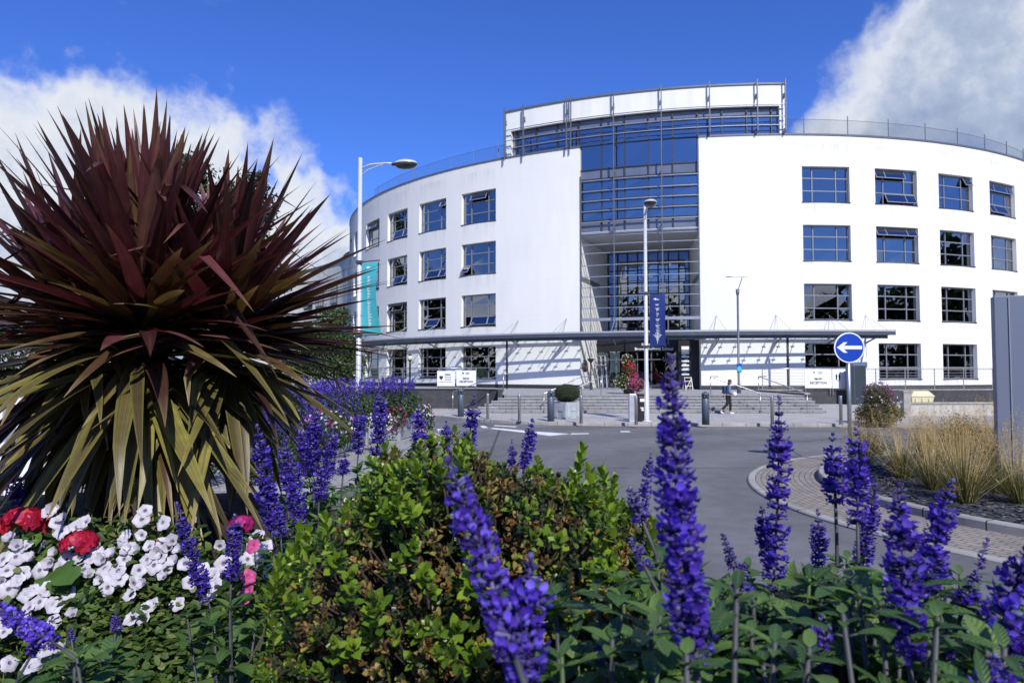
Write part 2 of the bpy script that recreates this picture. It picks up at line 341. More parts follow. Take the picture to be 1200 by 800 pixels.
# ---------------------------------------------------------------- sky and sun
SUN_AZ = 18.0; SUN_EL = 41.0
def world():
    w = bpy.data.worlds.new("World"); scene.world = w; w.use_nodes = True; nt = w.node_tree; L = nt.links.new
    for n in list(nt.nodes): nt.nodes.remove(n)
    out = nt.nodes.new('ShaderNodeOutputWorld'); bg = N(nt, 'Background'); L(bg.outputs[0], out.inputs[0])
    sky = N(nt, 'TexSky'); sky.sky_type = 'NISHITA'; sky.sun_disc = False
    sky.sun_elevation = R_(SUN_EL); sky.sun_rotation = R_(180-SUN_AZ); sky.air_density = 1.1; sky.dust_density = .3; sky.ozone_density = 3.0
    tc = nt.nodes.new('ShaderNodeTexCoord').outputs['Generated']
    nrm = N(nt, 'VectorMath', operation='NORMALIZE'); L(tc, nrm.inputs[0]); d = nrm.outputs[0]
    sx = N(nt, 'SeparateXYZ'); L(d, sx.inputs[0]); x, y, z = sx.outputs
    az = mathn(nt, 'MULTIPLY', mathn(nt, 'ARCTAN2', x, y), 180/pi)
    el = mathn(nt, 'MULTIPLY', mathn(nt, 'ARCSINE', z), 180/pi)
    u = mathn(nt, 'ADD', mathn(nt, 'DIVIDE', az, 360.0), .5)
    fc = nt.nodes.new('ShaderNodeFloatCurve'); cv = fc.mapping.curves[0]
    pts = [(-180, 7), (-120, 6), (-75, 8), (-50, 16.5), (-36, 18.2), (-30, 18.7), (-26, 18.3), (-21, 17.2), (-17.5, 15.9), (-14, 13.9), (-12, 10.5), (-9, 3), (-2, 2), (10, 2), (17.5, 4), (20.2, 10), (22, 16.5), (25, 21.5), (28, 24.5), (33, 27.5), (60, 27), (85, 8), (120, 6), (180, 7)]
    while len(cv.points) < len(pts): cv.points.new(.5, .5)
    for p, (a, b) in zip(cv.points, pts): p.location = (a/360+.5, b/60); p.handle_type = 'AUTO_CLAMPED'
    fc.mapping.update(); L(u, fc.inputs['Value'])
    top = mathn(nt, 'MULTIPLY', fc.outputs[0], 60.0)
    n1 = noise(nt, 7, 9, .58, d); n2 = noise(nt, 22, 6, .6, d); n3 = noise(nt, 3.2, 7, .6, d); nb = noise(nt, 11, 3, .5, d); bil = mathn(nt, 'SUBTRACT', 1.0, mathn(nt, 'ABSOLUTE', mathn(nt, 'SUBTRACT', mathn(nt, 'MULTIPLY', nb, 4.0), 2.0)), False)
    puff = mathn(nt, 'ADD', mathn(nt, 'MULTIPLY', mathn(nt, 'SUBTRACT', bil, .45), 3.0), mathn(nt, 'ADD', mathn(nt, 'MULTIPLY', mathn(nt, 'SUBTRACT', n1, .5), 17.0), mathn(nt, 'MULTIPLY', mathn(nt, 'SUBTRACT', n2, .5), 6.0)))
    h = mathn(nt, 'SUBTRACT', mathn(nt, 'ADD', top, puff), el)
    soft = N(nt, 'MapRange'); soft.interpolation_type = 'SMOOTHSTEP'; L(h, soft.inputs[0]); soft.inputs[1].default_value = -1.6; soft.inputs[2].default_value = 3.4
    dens = soft.outputs[0]
    # thin breaks of blue inside the cloud bank
    br = N(nt, 'MapRange'); br.interpolation_type = 'SMOOTHSTEP'; L(n3, br.inputs[0]); br.inputs[1].default_value = .3; br.inputs[2].default_value = .46
    right = N(nt, 'MapRange'); L(az, right.inputs[0]); right.inputs[1].default_value = 15; right.inputs[2].default_value = 24
    hole = mathn(nt, 'MULTIPLY', mathn(nt, 'SUBTRACT', 1.0, br.outputs[0]), mathn(nt, 'ADD', mathn(nt, 'MULTIPLY', right.outputs[0], .5), .15))
    dens = mathn(nt, 'MULTIPLY', dens, mathn(nt, 'SUBTRACT', 1.0, hole), True)
    # small high wisps
    mp = N(nt, 'Mapping'); mp.inputs['Scale'].default_value = (5, 5, 14); mp.inputs['Rotation'].default_value = (0, .35, 0); L(d, mp.inputs[0])
    wn = noise(nt, 1.6, 8, .65, mp.outputs[0]); wf = N(nt, 'MapRange'); L(wn, wf.inputs[0]); wf.inputs[1].default_value = .58; wf.inputs[2].default_value = .85
    lw = N(nt, 'MapRange'); L(az, lw.inputs[0]); lw.inputs[1].default_value = -20; lw.inputs[2].default_value = -32
    dens = mathn(nt, 'MAXIMUM', dens, mathn(nt, 'MULTIPLY', mathn(nt, 'MULTIPLY', wf.outputs[0], .3), lw.outputs[0]))
    # cloud shading: sunlit rims, bluish grey bellies
    dep = N(nt, 'MapRange'); L(h, dep.inputs[0]); dep.inputs[1].default_value = 1.0; dep.inputs[2].default_value = 12.5
    sh = mathn(nt, 'MULTIPLY', dep.outputs[0], mathn(nt, 'ADD', mathn(nt, 'MULTIPLY', n1, 1.5), mathn(nt, 'MULTIPLY', bil, -.22)), True)
    sh = mathn(nt, 'ADD', sh, mathn(nt, 'MULTIPLY', mathn(nt, 'SUBTRACT', n2, .5), .8), True)
    sh = mathn(nt, 'ADD', sh, mathn(nt, 'MULTIPLY', right.outputs[0], mathn(nt, 'MULTIPLY', mathn(nt, 'SUBTRACT', 1.05, n3), .42)), True)
    ccol = ramp(nt, sh, [(0, (.84, .87, .92)), (.3, (.72, .77, .87)), (.65, (.45, .53, .70)), (1, (.32, .40, .58))])
    skyc = mixc(nt, 1.0, sky.outputs[0], (.094*.48, .094*.81, .094*1.76), 'MULTIPLY')
    c = mixc(nt, dens, skyc, ccol)
    L(c, bg.inputs[0]); bg.inputs[1].default_value = 1.0
world()
sun_d = bpy.data.lights.new("sun", 'SUN'); sun_d.energy = 4.9; sun_d.angle = R_(.53); sun_d.color = (1, .955, .88)
sun = bpy.data.objects.new("sun", sun_d); COL.objects.link(sun)
_sd = V((sin(R_(SUN_AZ))*cos(R_(SUN_EL)), -cos(R_(SUN_AZ))*cos(R_(SUN_EL)), sin(R_(SUN_EL))))
sun.rotation_euler = _sd.to_track_quat('Z', 'Y').to_euler(); sun.location = (20, -40, 60)
# ---------------------------------------------------------------- ground, road, pavements
mb = MB(); mb.quad((-2500, -2500, -.02), (2500, -2500, -.02), (2500, 2500, -.02), (-2500, 2500, -.02)); struct(mb.build('ground', M['grass']))
mb = MB(); mb.quad((-70, -40, 0), (90, -40, 0), (90, 60, 0), (-70, 60, 0)); struct(mb.build('road', M['asphalt']))
PZ = .12
# far pavement edge (front kerb line), from the left junction round to the right
fk = [(-40, 41), (-12, 38.5), (-6.5, 36.2), (-3.4, 32.6), (-1.8, 30.6), (.3, 28.9), (2.8, 28.1), (6, 27.8), (12, 27.5), (20, 27), (32, 27.2), (60, 29)]
def smooth_line(p, n=6):
    out = []
    for i in range(len(p)-1):
        p0 = p[max(i-1, 0)]; p1 = p[i]; p2 = p[i+1]; p3 = p[min(i+2, len(p)-1)]
        for k in range(n):
            t = k/n
            out.append(tuple(.5*((2*p1[j]) + (-p0[j]+p2[j])*t + (2*p0[j]-5*p1[j]+4*p2[j]-p3[j])*t*t + (-p0[j]+3*p1[j]-3*p2[j]+p3[j])*t**3) for j in range(2)))
    out.append(p[-1]); return out
fk = smooth_line(fk)
mb = MB()
for i in range(len(fk)-1):
    a, b = fk[i], fk[i+1]; mb.quad((a[0], a[1]+.14, PZ), (b[0], b[1]+.14, PZ), (b[0], 60, PZ), (a[0], 60, PZ))
struct(mb.build('pavement', M['paving']))
def kerb(line, name, w=.14, h=PZ+.003, side=1, mat='kerb', z0=-.01):
    mb = MB(); n = len(line); off = []
    for i in range(n):
        a = V(line[max(i-1, 0)]); b = V(line[min(i+1, n-1)]); d = (b-a).normalized(); off.append(V((-d.y, d.x))*w*side)
    for i in range(n-1):
        a = V(line[i]); b = V(line[i+1]); a2 = a+off[i]; b2 = b+off[i+1]; c = .018
        ai = a+off[i]*(c/w); bi = b+off[i+1]*(c/w)
        mb.quad((*a, z0), (*b, z0), (*b, h-c), (*a, h-c)); mb.quad((*a, h-c), (*b, h-c), (*bi, h), (*ai, h)); mb.quad((*ai, h), (*bi, h), (*b2, h), (*a2, h)); mb.quad((*b2, z0), (*a2, z0), (*a2, h), (*b2, h))
    return struct(mb.build(name, M[mat]))
kerb(fk, 'kerb')
# left pavement with its rounded corner
lk = smooth_line([(-2.9, -30), (-2.9, 4), (-2.95, 10), (-2.75, 15), (-2.6, 20), (-2.75, 23.2), (-3.6, 25.2), (-5.6, 26.3), (-9, 27), (-40, 29)])
mb = MB()
for i in range(len(lk)-1):
    a, b = lk[i], lk[i+1]
    mb.quad((a[0]-.1, a[1], PZ-.002), (b[0]-.1, b[1], PZ-.002), (-60, b[1], PZ-.002), (-60, a[1], PZ-.002))
struct(mb.build('pavement', M['lpaving']))
kerb(lk, 'kerb', side=1)
def ribbon(line, off, w, z, mat, name, dash=None):
    mb = MB(); n = len(line); acc = 0
    for i in range(n-1):
        a = V(line[i]); b = V(line[i+1]); d = (b-a).normalized(); nn = V((-d.y, d.x))
        d2 = (V(line[min(i+2, n-1)])-a).normalized() if i < n-2 else d
        d0 = (b-V(line[max(i-1, 0)])).normalized()
        na = V((-d0.y, d0.x)); nb = V((-d2.y, d2.x))
        mb.quad((*(a+na*off), z), (*(a+na*(off+w)), z), (*(b+nb*(off+w)), z), (*(b+nb*off), z))
    return struct(mb.build(name, M[mat]))
ribbon([p for p in lk if 6 < p[1] and p[0] > -20], -.22, -.075, .004, 'yellowpaint', 'yellow_line')
ribbon([p for p in lk if 6 < p[1] and p[0] > -20], -.40, -.075, .004, 'yellowpaint', 'yellow_line')
ribbon([p for p in fk if p[0] > 1.2], -.10, -.09, .004, 'yellowpaint', 'yellow_line')
# white markings at the junction mouth, drawn as flat paint on the road
def paint(pix, name='road_marking'):
    mb = MB(); mb.poly([tuple(G(px, py, 0)[:2])+(.004,) for px, py in pix]); struct(mb.build(name, M['whitepaint']))
paint([(574, 502.2), (579, 501.2), (628, 505.4), (668, 508.3), (645, 510.6), (625, 508.2)])
paint([(562, 499.0), (568, 498.6), (572.5, 501.3), (566, 501.5)])
paint([(512, 502.6), (519, 502.2), (522, 505.8), (514, 506.0)])
paint([(580, 498.0), (606, 499.6), (604, 500.6), (578, 498.8)])
paint([(670, 507.6), (690, 507.4), (690, 508.4), (668, 508.9)])
paint([(727, 505.0), (737, 505.0), (739, 506.2), (727, 506.2)])
# ---------------------------------------------------------------- roundabout
RC = (11.3, 11.75); RO = 7.05; RI = 5.75
def ring(r0, r1, z, n=120, a0=0, a1=2*pi):
    mb = MB()
    for i in range(n):
        a = a0+(a1-a0)*i/n; b = a0+(a1-a0)*(i+1)/n
        mb.quad((RC[0]+r0*cos(a), RC[1]+r0*sin(a), z), (RC[0]+r1*cos(a), RC[1]+r1*sin(a), z), (RC[0]+r1*cos(b), RC[1]+r1*sin(b), z), (RC[0]+r0*cos(b), RC[1]+r0*sin(b), z))
    return mb
def radialmat(name, c1, c2, mortar, r, along, across, ms, var=.2):
    # brick pattern laid round a circle: u = angle * radius, v = radius
    m, nt, out = newmat(name); L = nt.links.new; tc = coords(nt); sx = N(nt, 'SeparateXYZ')
    mp = N(nt, 'Mapping'); mp.inputs['Location'].default_value = (-RC[0], -RC[1], 0); L(tc, mp.inputs[0]); L(mp.outputs[0], sx.inputs[0])
    an = mathn(nt, 'MULTIPLY', mathn(nt, 'ARCTAN2', sx.outputs[1], sx.outputs[0]), r)
    ln = N(nt, 'VectorMath', operation='LENGTH'); cx = N(nt, 'CombineXYZ'); L(sx.outputs[0], cx.inputs[0]); L(sx.outputs[1], cx.inputs[1]); L(cx.outputs[0], ln.inputs[0])
    c2n = N(nt, 'CombineXYZ'); L(an, c2n.inputs[0]); L(ln.outputs['Value'], c2n.inputs[1])
    b = N(nt, 'TexBrick'); L(c2n.outputs[0], b.inputs[0]); b.inputs['Scale'].default_value = 1
    b.inputs['Color1'].default_value = c1+(1,); b.inputs['Color2'].default_value = c2+(1,); b.inputs['Mortar'].default_value = mortar+(1,)
    b.inputs['Brick Width'].default_value = along; b.inputs['Row Height'].default_value = across; b.inputs['Mortar Size'].default_value = ms
    c = mixc(nt, 1.0, b.outputs[0], ramp(nt, noise(nt, 1.7, 8, .7, tc), [(.3, (1-var,)*3), (.7, (1+var,)*3)]), 'MULTIPLY')
    p = N(nt, 'BsdfPrincipled', _Roughness=.9); L(c, p.inputs['Base Color']); p.inputs['Specular IOR Level'].default_value = .2
    bn = N(nt, 'Bump', _Strength=.4, _Distance=.006); L(mathn(nt, 'SUBTRACT', 1.0, b.outputs['Fac']), bn.inputs['Height']); L(bn.outputs[0], p.inputs['Normal'])
    L(p.outputs[0], out.inputs[0]); return m
M['blockring'] = radialmat('brown_grey_block_paving_ring', (.31, .275, .235), (.25, .225, .195), (.11, .1, .09), 6.4, .2, .1, .009)
M['kerbring'] = radialmat('concrete_kerb_ring', (.35, .34, .32), (.31, .3, .285), (.06, .06, .06), RI, .91, 5, .012)
# sloped apron from the flush edge stone up to the raised kerb
mb = MB(); n = 140
def rp(r, a, z): return (RC[0]+r*cos(a), RC[1]+r*sin(a), z)
for i in range(n):
    a = 2*pi*i/n; b = 2*pi*(i+1)/n
    mb.quad(rp(RI, a, .075), rp(RO-.14, a, .036), rp(RO-.14, b, .036), rp(RI, b, .075))
struct(mb.build('roundabout_apron', M['blockring']))
def ringkerb(r0, r1, z0, h, name):
    mb = MB(); c = .02
    for i in range(n):
        a = 2*pi*i/n; b = 2*pi*(i+1)/n
        mb.quad(rp(r1, a, z0), rp(r1, b, z0), rp(r1, b, h-c), rp(r1, a, h-c)); mb.quad(rp(r1, a, h-c), rp(r1, b, h-c), rp(r1-c, b, h), rp(r1-c, a, h))
        mb.quad(rp(r1-c, a, h), rp(r1-c, b, h), rp(r0, b, h), rp(r0, a, h)); mb.quad(rp(r0, b, z0), rp(r0, a, z0), rp(r0, a, h), rp(r0, b, h))
    return struct(mb.build(name, M['kerbring']))
ringkerb(RO-.14, RO, -.01, .042, 'kerb'); ringkerb(RI-.16, RI, -.01, .2, 'kerb')
mb = MB(); mb.poly([rp(RI-.15, 2*pi*i/n, .15) for i in range(n)]); struct(mb.build('planting_bed', M['slate']))
# slate chippings as real flakes on the near half of the bed
mb = MB()
for i in range(9000):
    a = U(pi*.55, pi*1.5); r = (RI-.22)*sqrt(U(.18, 1)); s = U(.018, .05); z = .152+U(0, .015)
    e = Euler((U(-.35, .35), U(-.35, .35), U(0, 6.3))).to_matrix(); c = V(rp(r, a, z))
    mb.raw([c+e@V(q) for q in ((-s, -s*.5, 0), (s*.8, -s*.6, .004), (s, s*.4, 0), (-s*.6, s*.6, .005))], [(0, 1, 2, 3)])
tag(mb.build('slate_chippings', leafmat('slate_flakes', [(0, (.03, .032, .04)), (.6, (.075, .078, .09)), (1, (.14, .14, .155))], .6, 0)), kind='stuff')
# ---------------------------------------------------------------- the curved office building
BC = V((18.58, 83.98)); BR = 37.0
TZ = .92                                        # terrace level
ROOF = 18.0
def bp(deg, r, z): a = R_(deg); return V((BC.x+r*sin(a), BC.y-r*cos(a), z))
def arc(mb, d0, d1, r, z0, z1, step=1.2, m=0):   # upright curved sheet, facing outward
    n = max(1, int(math.ceil(abs(d1-d0)/step)))
    for i in range(n):
        a = d0+(d1-d0)*i/n; b = d0+(d1-d0)*(i+1)/n
        mb.quad(bp(a, r, z0), bp(b, r, z0), bp(b, r, z1), bp(a, r, z1), m)
def slab(mb, d0, d1, r0, r1, z0, z1, step=1.2, m=0, ends=True):   # curved solid between two radii
    n = max(1, int(math.ceil(abs(d1-d0)/step)))
    for i in range(n):
        a = d0+(d1-d0)*i/n; b = d0+(d1-d0)*(i+1)/n
        mb.quad(bp(a, r1, z0), bp(b, r1, z0), bp(b, r1, z1), bp(a, r1, z1), m); mb.quad(bp(b, r0, z0), bp(a, r0, z0), bp(a, r0, z1), bp(b, r0, z1), m)
        mb.quad(bp(a, r1, z1), bp(b, r1, z1), bp(b, r0, z1), bp(a, r0, z1), m); mb.quad(bp(a, r0, z0), bp(b, r0, z0), bp(b, r1, z0), bp(a, r1, z0), m)
    if ends:
        for d in (d0, d1): mb.quad(bp(d, r0, z0), bp(d, r1, z0), bp(d, r1, z1), bp(d, r0, z1), m)
bld = thing('office_building', 'large white rendered office building with a curved front and a glazed central entrance tower', 'building', (0, 0, 0))
WT = [15.9, 11.94, 7.99, 4.04]; WH = 2.42; WW = 3.3
RIGHT = [3.9+8.0*k for k in range(8)]; LEFT = [-34.9-7.68*k for k in range(7)]
hw = math.degrees(math.asin(WW/2/BR))
REC0, REC1 = -21.9, -9.2
def wall(name, d0, d1, cols):
    mb = MB(); op = []
    for c in cols:
        for zt in WT: op.append((c-hw, c+hw, zt-WH, zt))
    ds = sorted(set([d0, d1]+[c+s*hw for c in cols for s in (-1, 1)])); fine = []
    for a, b in zip(ds, ds[1:]):
        n = max(1, int(math.ceil((b-a)/1.3))); fine += [a+(b-a)*i/n for i in range(n)]
    fine.append(d1); zs = sorted(set([1.2, ROOF]+[z for zt in WT for z in (zt-WH, zt)]))
    for a, b in zip(fine, fine[1:]):
        for z0, z1 in zip(zs, zs[1:]):
            m = ((a+b)/2, (z0+z1)/2)
            if any(o[0] < m[0] < o[1] and o[2] < m[1] < o[3] for o in op): continue
            mb.quad(bp(a, BR, z0), bp(b, BR, z0), bp(b, BR, z1), bp(a, BR, z1))
    D = .36
    for a, b, z0, z1 in op:
        n = 4
        for i in range(n):
            p = a+(b-a)*i/n; q = a+(b-a)*(i+1)/n
            mb.quad(bp(p, BR, z0), bp(p, BR-D, z0), bp(q, BR-D, z0), bp(q, BR, z0)); mb.quad(bp(p, BR, z1), bp(q, BR, z1), bp(q, BR-D, z1), bp(p, BR-D, z1))
        mb.quad(bp(a, BR, z0), bp(a, BR, z1), bp(a, BR-D, z1), bp(a, BR-D, z0)); mb.quad(bp(b, BR, z0), bp(b, BR-D, z0), bp(b, BR-D, z1), bp(b, BR, z1))
    return mb.build(name, M['white'], bld)
wall('wall', -92, REC0, LEFT); wall('wall', REC1, 66, RIGHT)
# returns of the recess, thick ends of the walls
for d in (REC0, REC1):
    mb = MB(); s = -.45 if d == REC0 else .45
    mb.quad(bp(d, BR, TZ), bp(d, BR-8.5, TZ), bp(d, BR-8.5, ROOF), bp(d, BR, ROOF)); mb.build('recess_wall', M['white'], bld)
# black plinth
for d0, d1 in ((-92, REC0), (REC1, 66)):
    mb = MB(); slab(mb, d0, d1, BR-.3, BR+.03, TZ-.3, 1.2); mb.build('plinth', M['blackstone'], bld)
# parapet coping and roof deck
for d0, d1 in ((-92, REC0+.05), (REC1-.05, 66)):
    mb = MB(); slab(mb, d0, d1, BR-.5, BR+.05, ROOF, ROOF+.12); mb.build('coping', M['paintsteel'], bld)
mb = MB(); n = 60
mb.poly([bp(-92+158*i/n, BR-.3, ROOF-.35) for i in range(n+1)]); mb.build('roof', M['concrete'], bld)
# dim interior: back wall, floor slabs, cross walls
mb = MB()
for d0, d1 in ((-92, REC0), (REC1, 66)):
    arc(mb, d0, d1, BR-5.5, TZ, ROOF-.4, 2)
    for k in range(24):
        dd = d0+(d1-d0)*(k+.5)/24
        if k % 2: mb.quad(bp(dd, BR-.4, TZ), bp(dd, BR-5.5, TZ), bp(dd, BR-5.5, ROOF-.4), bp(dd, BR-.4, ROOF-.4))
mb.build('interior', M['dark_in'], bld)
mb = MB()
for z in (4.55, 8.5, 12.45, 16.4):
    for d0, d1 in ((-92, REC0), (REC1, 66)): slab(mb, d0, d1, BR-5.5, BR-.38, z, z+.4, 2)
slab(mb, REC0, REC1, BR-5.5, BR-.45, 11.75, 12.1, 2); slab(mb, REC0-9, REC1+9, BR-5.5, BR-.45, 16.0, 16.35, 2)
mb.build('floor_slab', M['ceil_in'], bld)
# ---- windows: local x along the wall, y inward, z up; origin at the opening's bottom centre on the wall face
cx_ = [-WW/2, -WW/2+.8, WW/2-.85, WW/2]; cz_ = [0, .80, 1.66, WH]
Y0 = .24
def frame_mesh(openc=()):
    mb = MB(); fw = .075
    for x in (cx_[0]+fw/2+.002, cx_[3]-fw/2-.002): mb.box((x, Y0+.05, WH/2), (fw, .1, WH-.004))
    for z in (fw/2+.002, WH-fw/2-.002): mb.box((0, Y0+.05, z), (WW-2*fw-.004, .096, fw))
    for x in cx_[1:3]: mb.box((x, Y0+.045, WH/2), (.07, .084, WH-2*fw-.004))
    for z in cz_[1:3]:
        for a, b in zip(cx_, cx_[1:]):
            a2 = a+(fw if a == cx_[0] else .036); b2 = b-(fw if b == cx_[3] else .036)
            mb.box(((a2+b2)/2, Y0+.045, z), (b2-a2, .078, .07))
    return mb
def pane_mesh(skip=()):
    mb = MB()
    for i in range(3):
        for j in range(3):
            if (i, j) in skip: continue
            x0, x1, z0, z1 = cx_[i]+.03, cx_[i+1]-.03, cz_[j]+.03, cz_[j+1]-.03
            t = [U(-.006, .006) for _ in range(4)]
            mb.quad((x0, Y0+.05+t[0], z0), (x1, Y0+.05+t[1], z0), (x1, Y0+.05+t[2], z1), (x0, Y0+.05+t[3], z1))
    return mb
def sash(i0, i1, j, ang, root):
    x0, x1, z0, z1 = cx_[i0]+.06, cx_[i1]-.06, cz_[j]+.05, cz_[j+1]-.05; h = z1-z0; w = x1-x0
    mb = MB(); t = .055
    for z in (-t/2, -h+t/2): mb.box((0, 0, z), (w, .05, t))
    for x in [-w/2+t/2, w/2-t/2]+([cx_[k]-(x0+x1)/2 for k in range(i0+1, i1)]): mb.box((x, 0, -h/2), (t, .048, h-2*t))
    o = mb.build('sash', M['frame'], root); o.location = ((x0+x1)/2, Y0-.03, z1); o.rotation_euler = (-R_(ang), 0, 0)
    g = MB(); g.quad((-w/2+.04, .003, -h+.04), (w/2-.04, .003, -h+.04), (w/2-.04, .003, -.04), (-w/2+.04, .003, -.04)); g.build('pane', M['glass'], o)
def sill_mesh():
    mb = MB(); mb.box((0, .1, -.02), (WW+.08, .3, .05)); return mb
me_frame = frame_mesh(); frame_ob = None; sill_ob = None
pane_obs = []
def window(deg, zt, opens=(), blind=None):
    global frame_ob, sill_ob
    # a window sits a little behind the wall face, following the chord of the curve
    loc = bp(deg, BR*cos(R_(hw)), zt-WH)
    if frame_ob is None:
        w = me_frame.build('window', M['frame'], bld); frame_ob = w
        s = sill_mesh().build('sill', M['darkframe'], w); sill_ob = s
    else:
        w = link_copy(frame_ob, bld); s = link_copy(sill_ob, w)
    w.location = loc; w.rotation_euler = (0, 0, R_(deg))
    skip = [(i, j) for (i0, i1, j, a) in opens for i in range(i0, i1)]
    skip = [(i, j) for (i0, i1, j, a) in opens for i in range(i0, i1)]
    pane_mesh(skip).build('pane', M['glass'], w)
    for i0, i1, j, a in opens: sash(i0, i1, j, a, w)
    if blind:
        b = MB()
        for (i, zb) in blind:
            b.quad((cx_[i]+.05, Y0+.2, zb), (cx_[i+1]-.05, Y0+.2, zb), (cx_[i+1]-.05, Y0+.2, WH-.05), (cx_[i]+.05, Y0+.2, WH-.05))
        b.build('blind', M['blind'], w)
RO_ = {(1, 0): [(0, 2, 2, 24), (1, 3, 0, 26)], (2, 0): [(2, 3, 2, 28)], (3, 0): [(0, 3, 2, 12), (0, 2, 0, 26)], (1, 1): [(0, 3, 2, 30)], (4, 1): [(0, 2, 0, 22)], (5, 0): [(1, 3, 2, 22)]}
LO_ = {(0, 0): [(1, 2, 2, 28)], (1, 0): [(2, 3, 2, 28)], (2, 0): [(1, 3, 0, 20)], (0, 1): [(0, 1, 0, 40)], (1, 1): [(1, 3, 0, 28)], (2, 1): [(1, 3, 0, 26)], (0, 2): [(1, 3, 0, 22)], (1, 2): [(1, 2, 0, 34)], (3, 0): [(0, 2, 2, 24)], (3, 1): [(1, 3, 0, 24)], (2, 2): [(0, 2, 2, 20)]}
for r in range(4):
    for k, d in enumerate(RIGHT):
        bl = [(i, U(1.5, 2.1)) for i in range(3) if rnd() < .6] if (r, k) in ((1, 0), (3, 1)) or (r and rnd() < .25) else None
        window(d, WT[r], RO_.get((k, r), []), bl)
    for k, d in enumerate(LEFT):
        bl = [(i, U(1.3, 2.1)) for i in range(3) if rnd() < .5] if rnd() < .2 else None
        window(d, WT[r], LO_.get((k, r), []), bl)
# ---- central glazed tower
T0, T1 = -30.9, -.35; TTOP = 21.45; FB = 20.0
mb = MB(); slab(mb, T0, T1, BR-.5, BR+.02, FB, TTOP); mb.build('fascia', M['white'], bld)
mb = MB(); slab(mb, T0-.15, T1+.15, BR-.8, BR+.1, TTOP, TTOP+.12); mb.build('coping', M['paintsteel'], bld)
for d0, d1 in ((T0, T0+.62), (T1-.55, T1)):
    mb = MB(); slab(mb, d0, d1, BR-9, BR+.015, ROOF+.125, FB-.002); mb.build('tower_side_wall', M['white'], bld)
mb = MB(); mb.poly([bp(T0+(T1-T0)*i/20, BR-.3, TTOP-.02) for i in range(21)]+[bp(T1, BR-9, TTOP-.02), bp(T0, BR-9, TTOP-.02)]); arc(mb, T0, T1, BR-9, ROOF, TTOP, 2); mb.build('tower_roof', M['concrete'], bld)
COLW = 2.55
cols = []
d = REC1-.1
while d > T0+.4: cols.append(d); d -= COLW
d = REC1-.1+COLW
while d < T1-.4: cols.append(d); d += COLW
cols = sorted(cols); GR = BR-.3
upper_rows = [ROOF+.13, 18.75, 19.35, FB]
low_rows = [11.95, 12.75, 13.5, 14.2, 14.9, 15.7, 16.4, ROOF+.13]
gl = MB(); mu = MB(); sps = {19.35: MB(), 11.95: MB(), 15.7: MB()}
def pane(mb, a, b, z0, z1, r=GR, jit=.012):
    t = [U(-jit, jit) for _ in range(4)]
    mb.quad(bp(a, r+t[0], z0), bp(b, r+t[1], z0), bp(b, r+t[2], z1), bp(a, r+t[3], z1))
edges_up = [T0+.62]+[c for c in cols]+[T1-.55]
for a, b in zip(edges_up, edges_up[1:]):
    for z0, z1 in zip(upper_rows, upper_rows[1:]): pane(sps.get(z0, gl), a, b, z0, z1)
edges_lo = [REC0+.02]+[c for c in cols if REC0+.3 < c < REC1-.3]+[REC1-.02]
for a, b in zip(edges_lo, edges_lo[1:]):
    for z0, z1 in zip(low_rows, low_rows[1:]):
        pane(sps.get(z0, gl), a, b, z0, z1)
for c in cols:
    zb = 11.95 if REC0+.3 < c < REC1 else ROOF+.13
    mu.bar(bp(c, GR+.05, zb), bp(c, GR+.05, FB), .07, .14, up=(bp(c, 1, 0)-bp(c, 0, 0)))
for z in low_rows[:-1]: slab(mu, REC0+.03, REC1-.03, GR-.02, GR+.07, z-.035, z+.035)
for z in upper_rows: slab(mu, T0+.63, T1-.56, GR-.02, GR+.075, z-.035, z+.035 if z < FB else z-.002)
gl.build('curtain_glazing', M['curtain'], bld); [q.build('spandrel_panel', M['spandrel'], bld) for q in sps.values()]; mu.build('mullion_grid', M['darkframe'], bld)
# dark backing and pale blinds behind the tower glass
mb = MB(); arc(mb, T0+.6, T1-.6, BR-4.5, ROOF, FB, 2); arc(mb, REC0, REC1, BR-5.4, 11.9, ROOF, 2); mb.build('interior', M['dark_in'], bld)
mb = MB()
for a, z in ((-17.2, 18.1), (-14.4, 18.05), (-12.2, 18.15), (-9, 18.2), (-5, 18.2)): 
    arc(mb, a, a+1.5, BR-1.6, z, z+1.4)
mb.build('blind', M['blind'], bld)
# soffit under the glass box, back glazing of the tall recess, lobby
mb = MB(); slab(mb, REC0+.01, REC1-.01, BR-8.4, BR-.28, 11.62, 11.75); slab(mb, REC0+.01, REC1-.01, BR-.34, BR-.2, 11.62, 11.95); mb.build('soffit', M['soffit'], bld)
mb = MB(); gl = MB(); r = BR-8
NB = 8; bd = [REC0+.05+(REC1-REC0-.1)*i/NB for i in range(NB+1)]
bz = [4.6, 5.6, 6.6, 7.4, 8.3, 9.2, 10.2, 11.6]
for a, b in zip(bd, bd[1:]):
    for z0, z1 in zip(bz, bz[1:]): pane(gl, a, b, z0, z1, r, .01)
for a in bd: mb.bar(bp(a, r+.05, 4.6), bp(a, r+.05, 11.6), .1, .15, up=bp(a, 1, 0)-bp(a, 0, 0))
for z in bz: slab(mb, REC0+.05, REC1-.05, r-.02, r+.08, z-.04, z+.04)
gl.build('recess_glazing', M['curtain'], bld); mb.build('recess_mullion_grid', M['darkframe'], bld)
mb = MB(); arc(mb, REC0, REC1, r-4, TZ, 11.6, 2); mb.build('interior', M['dark_in'], bld)
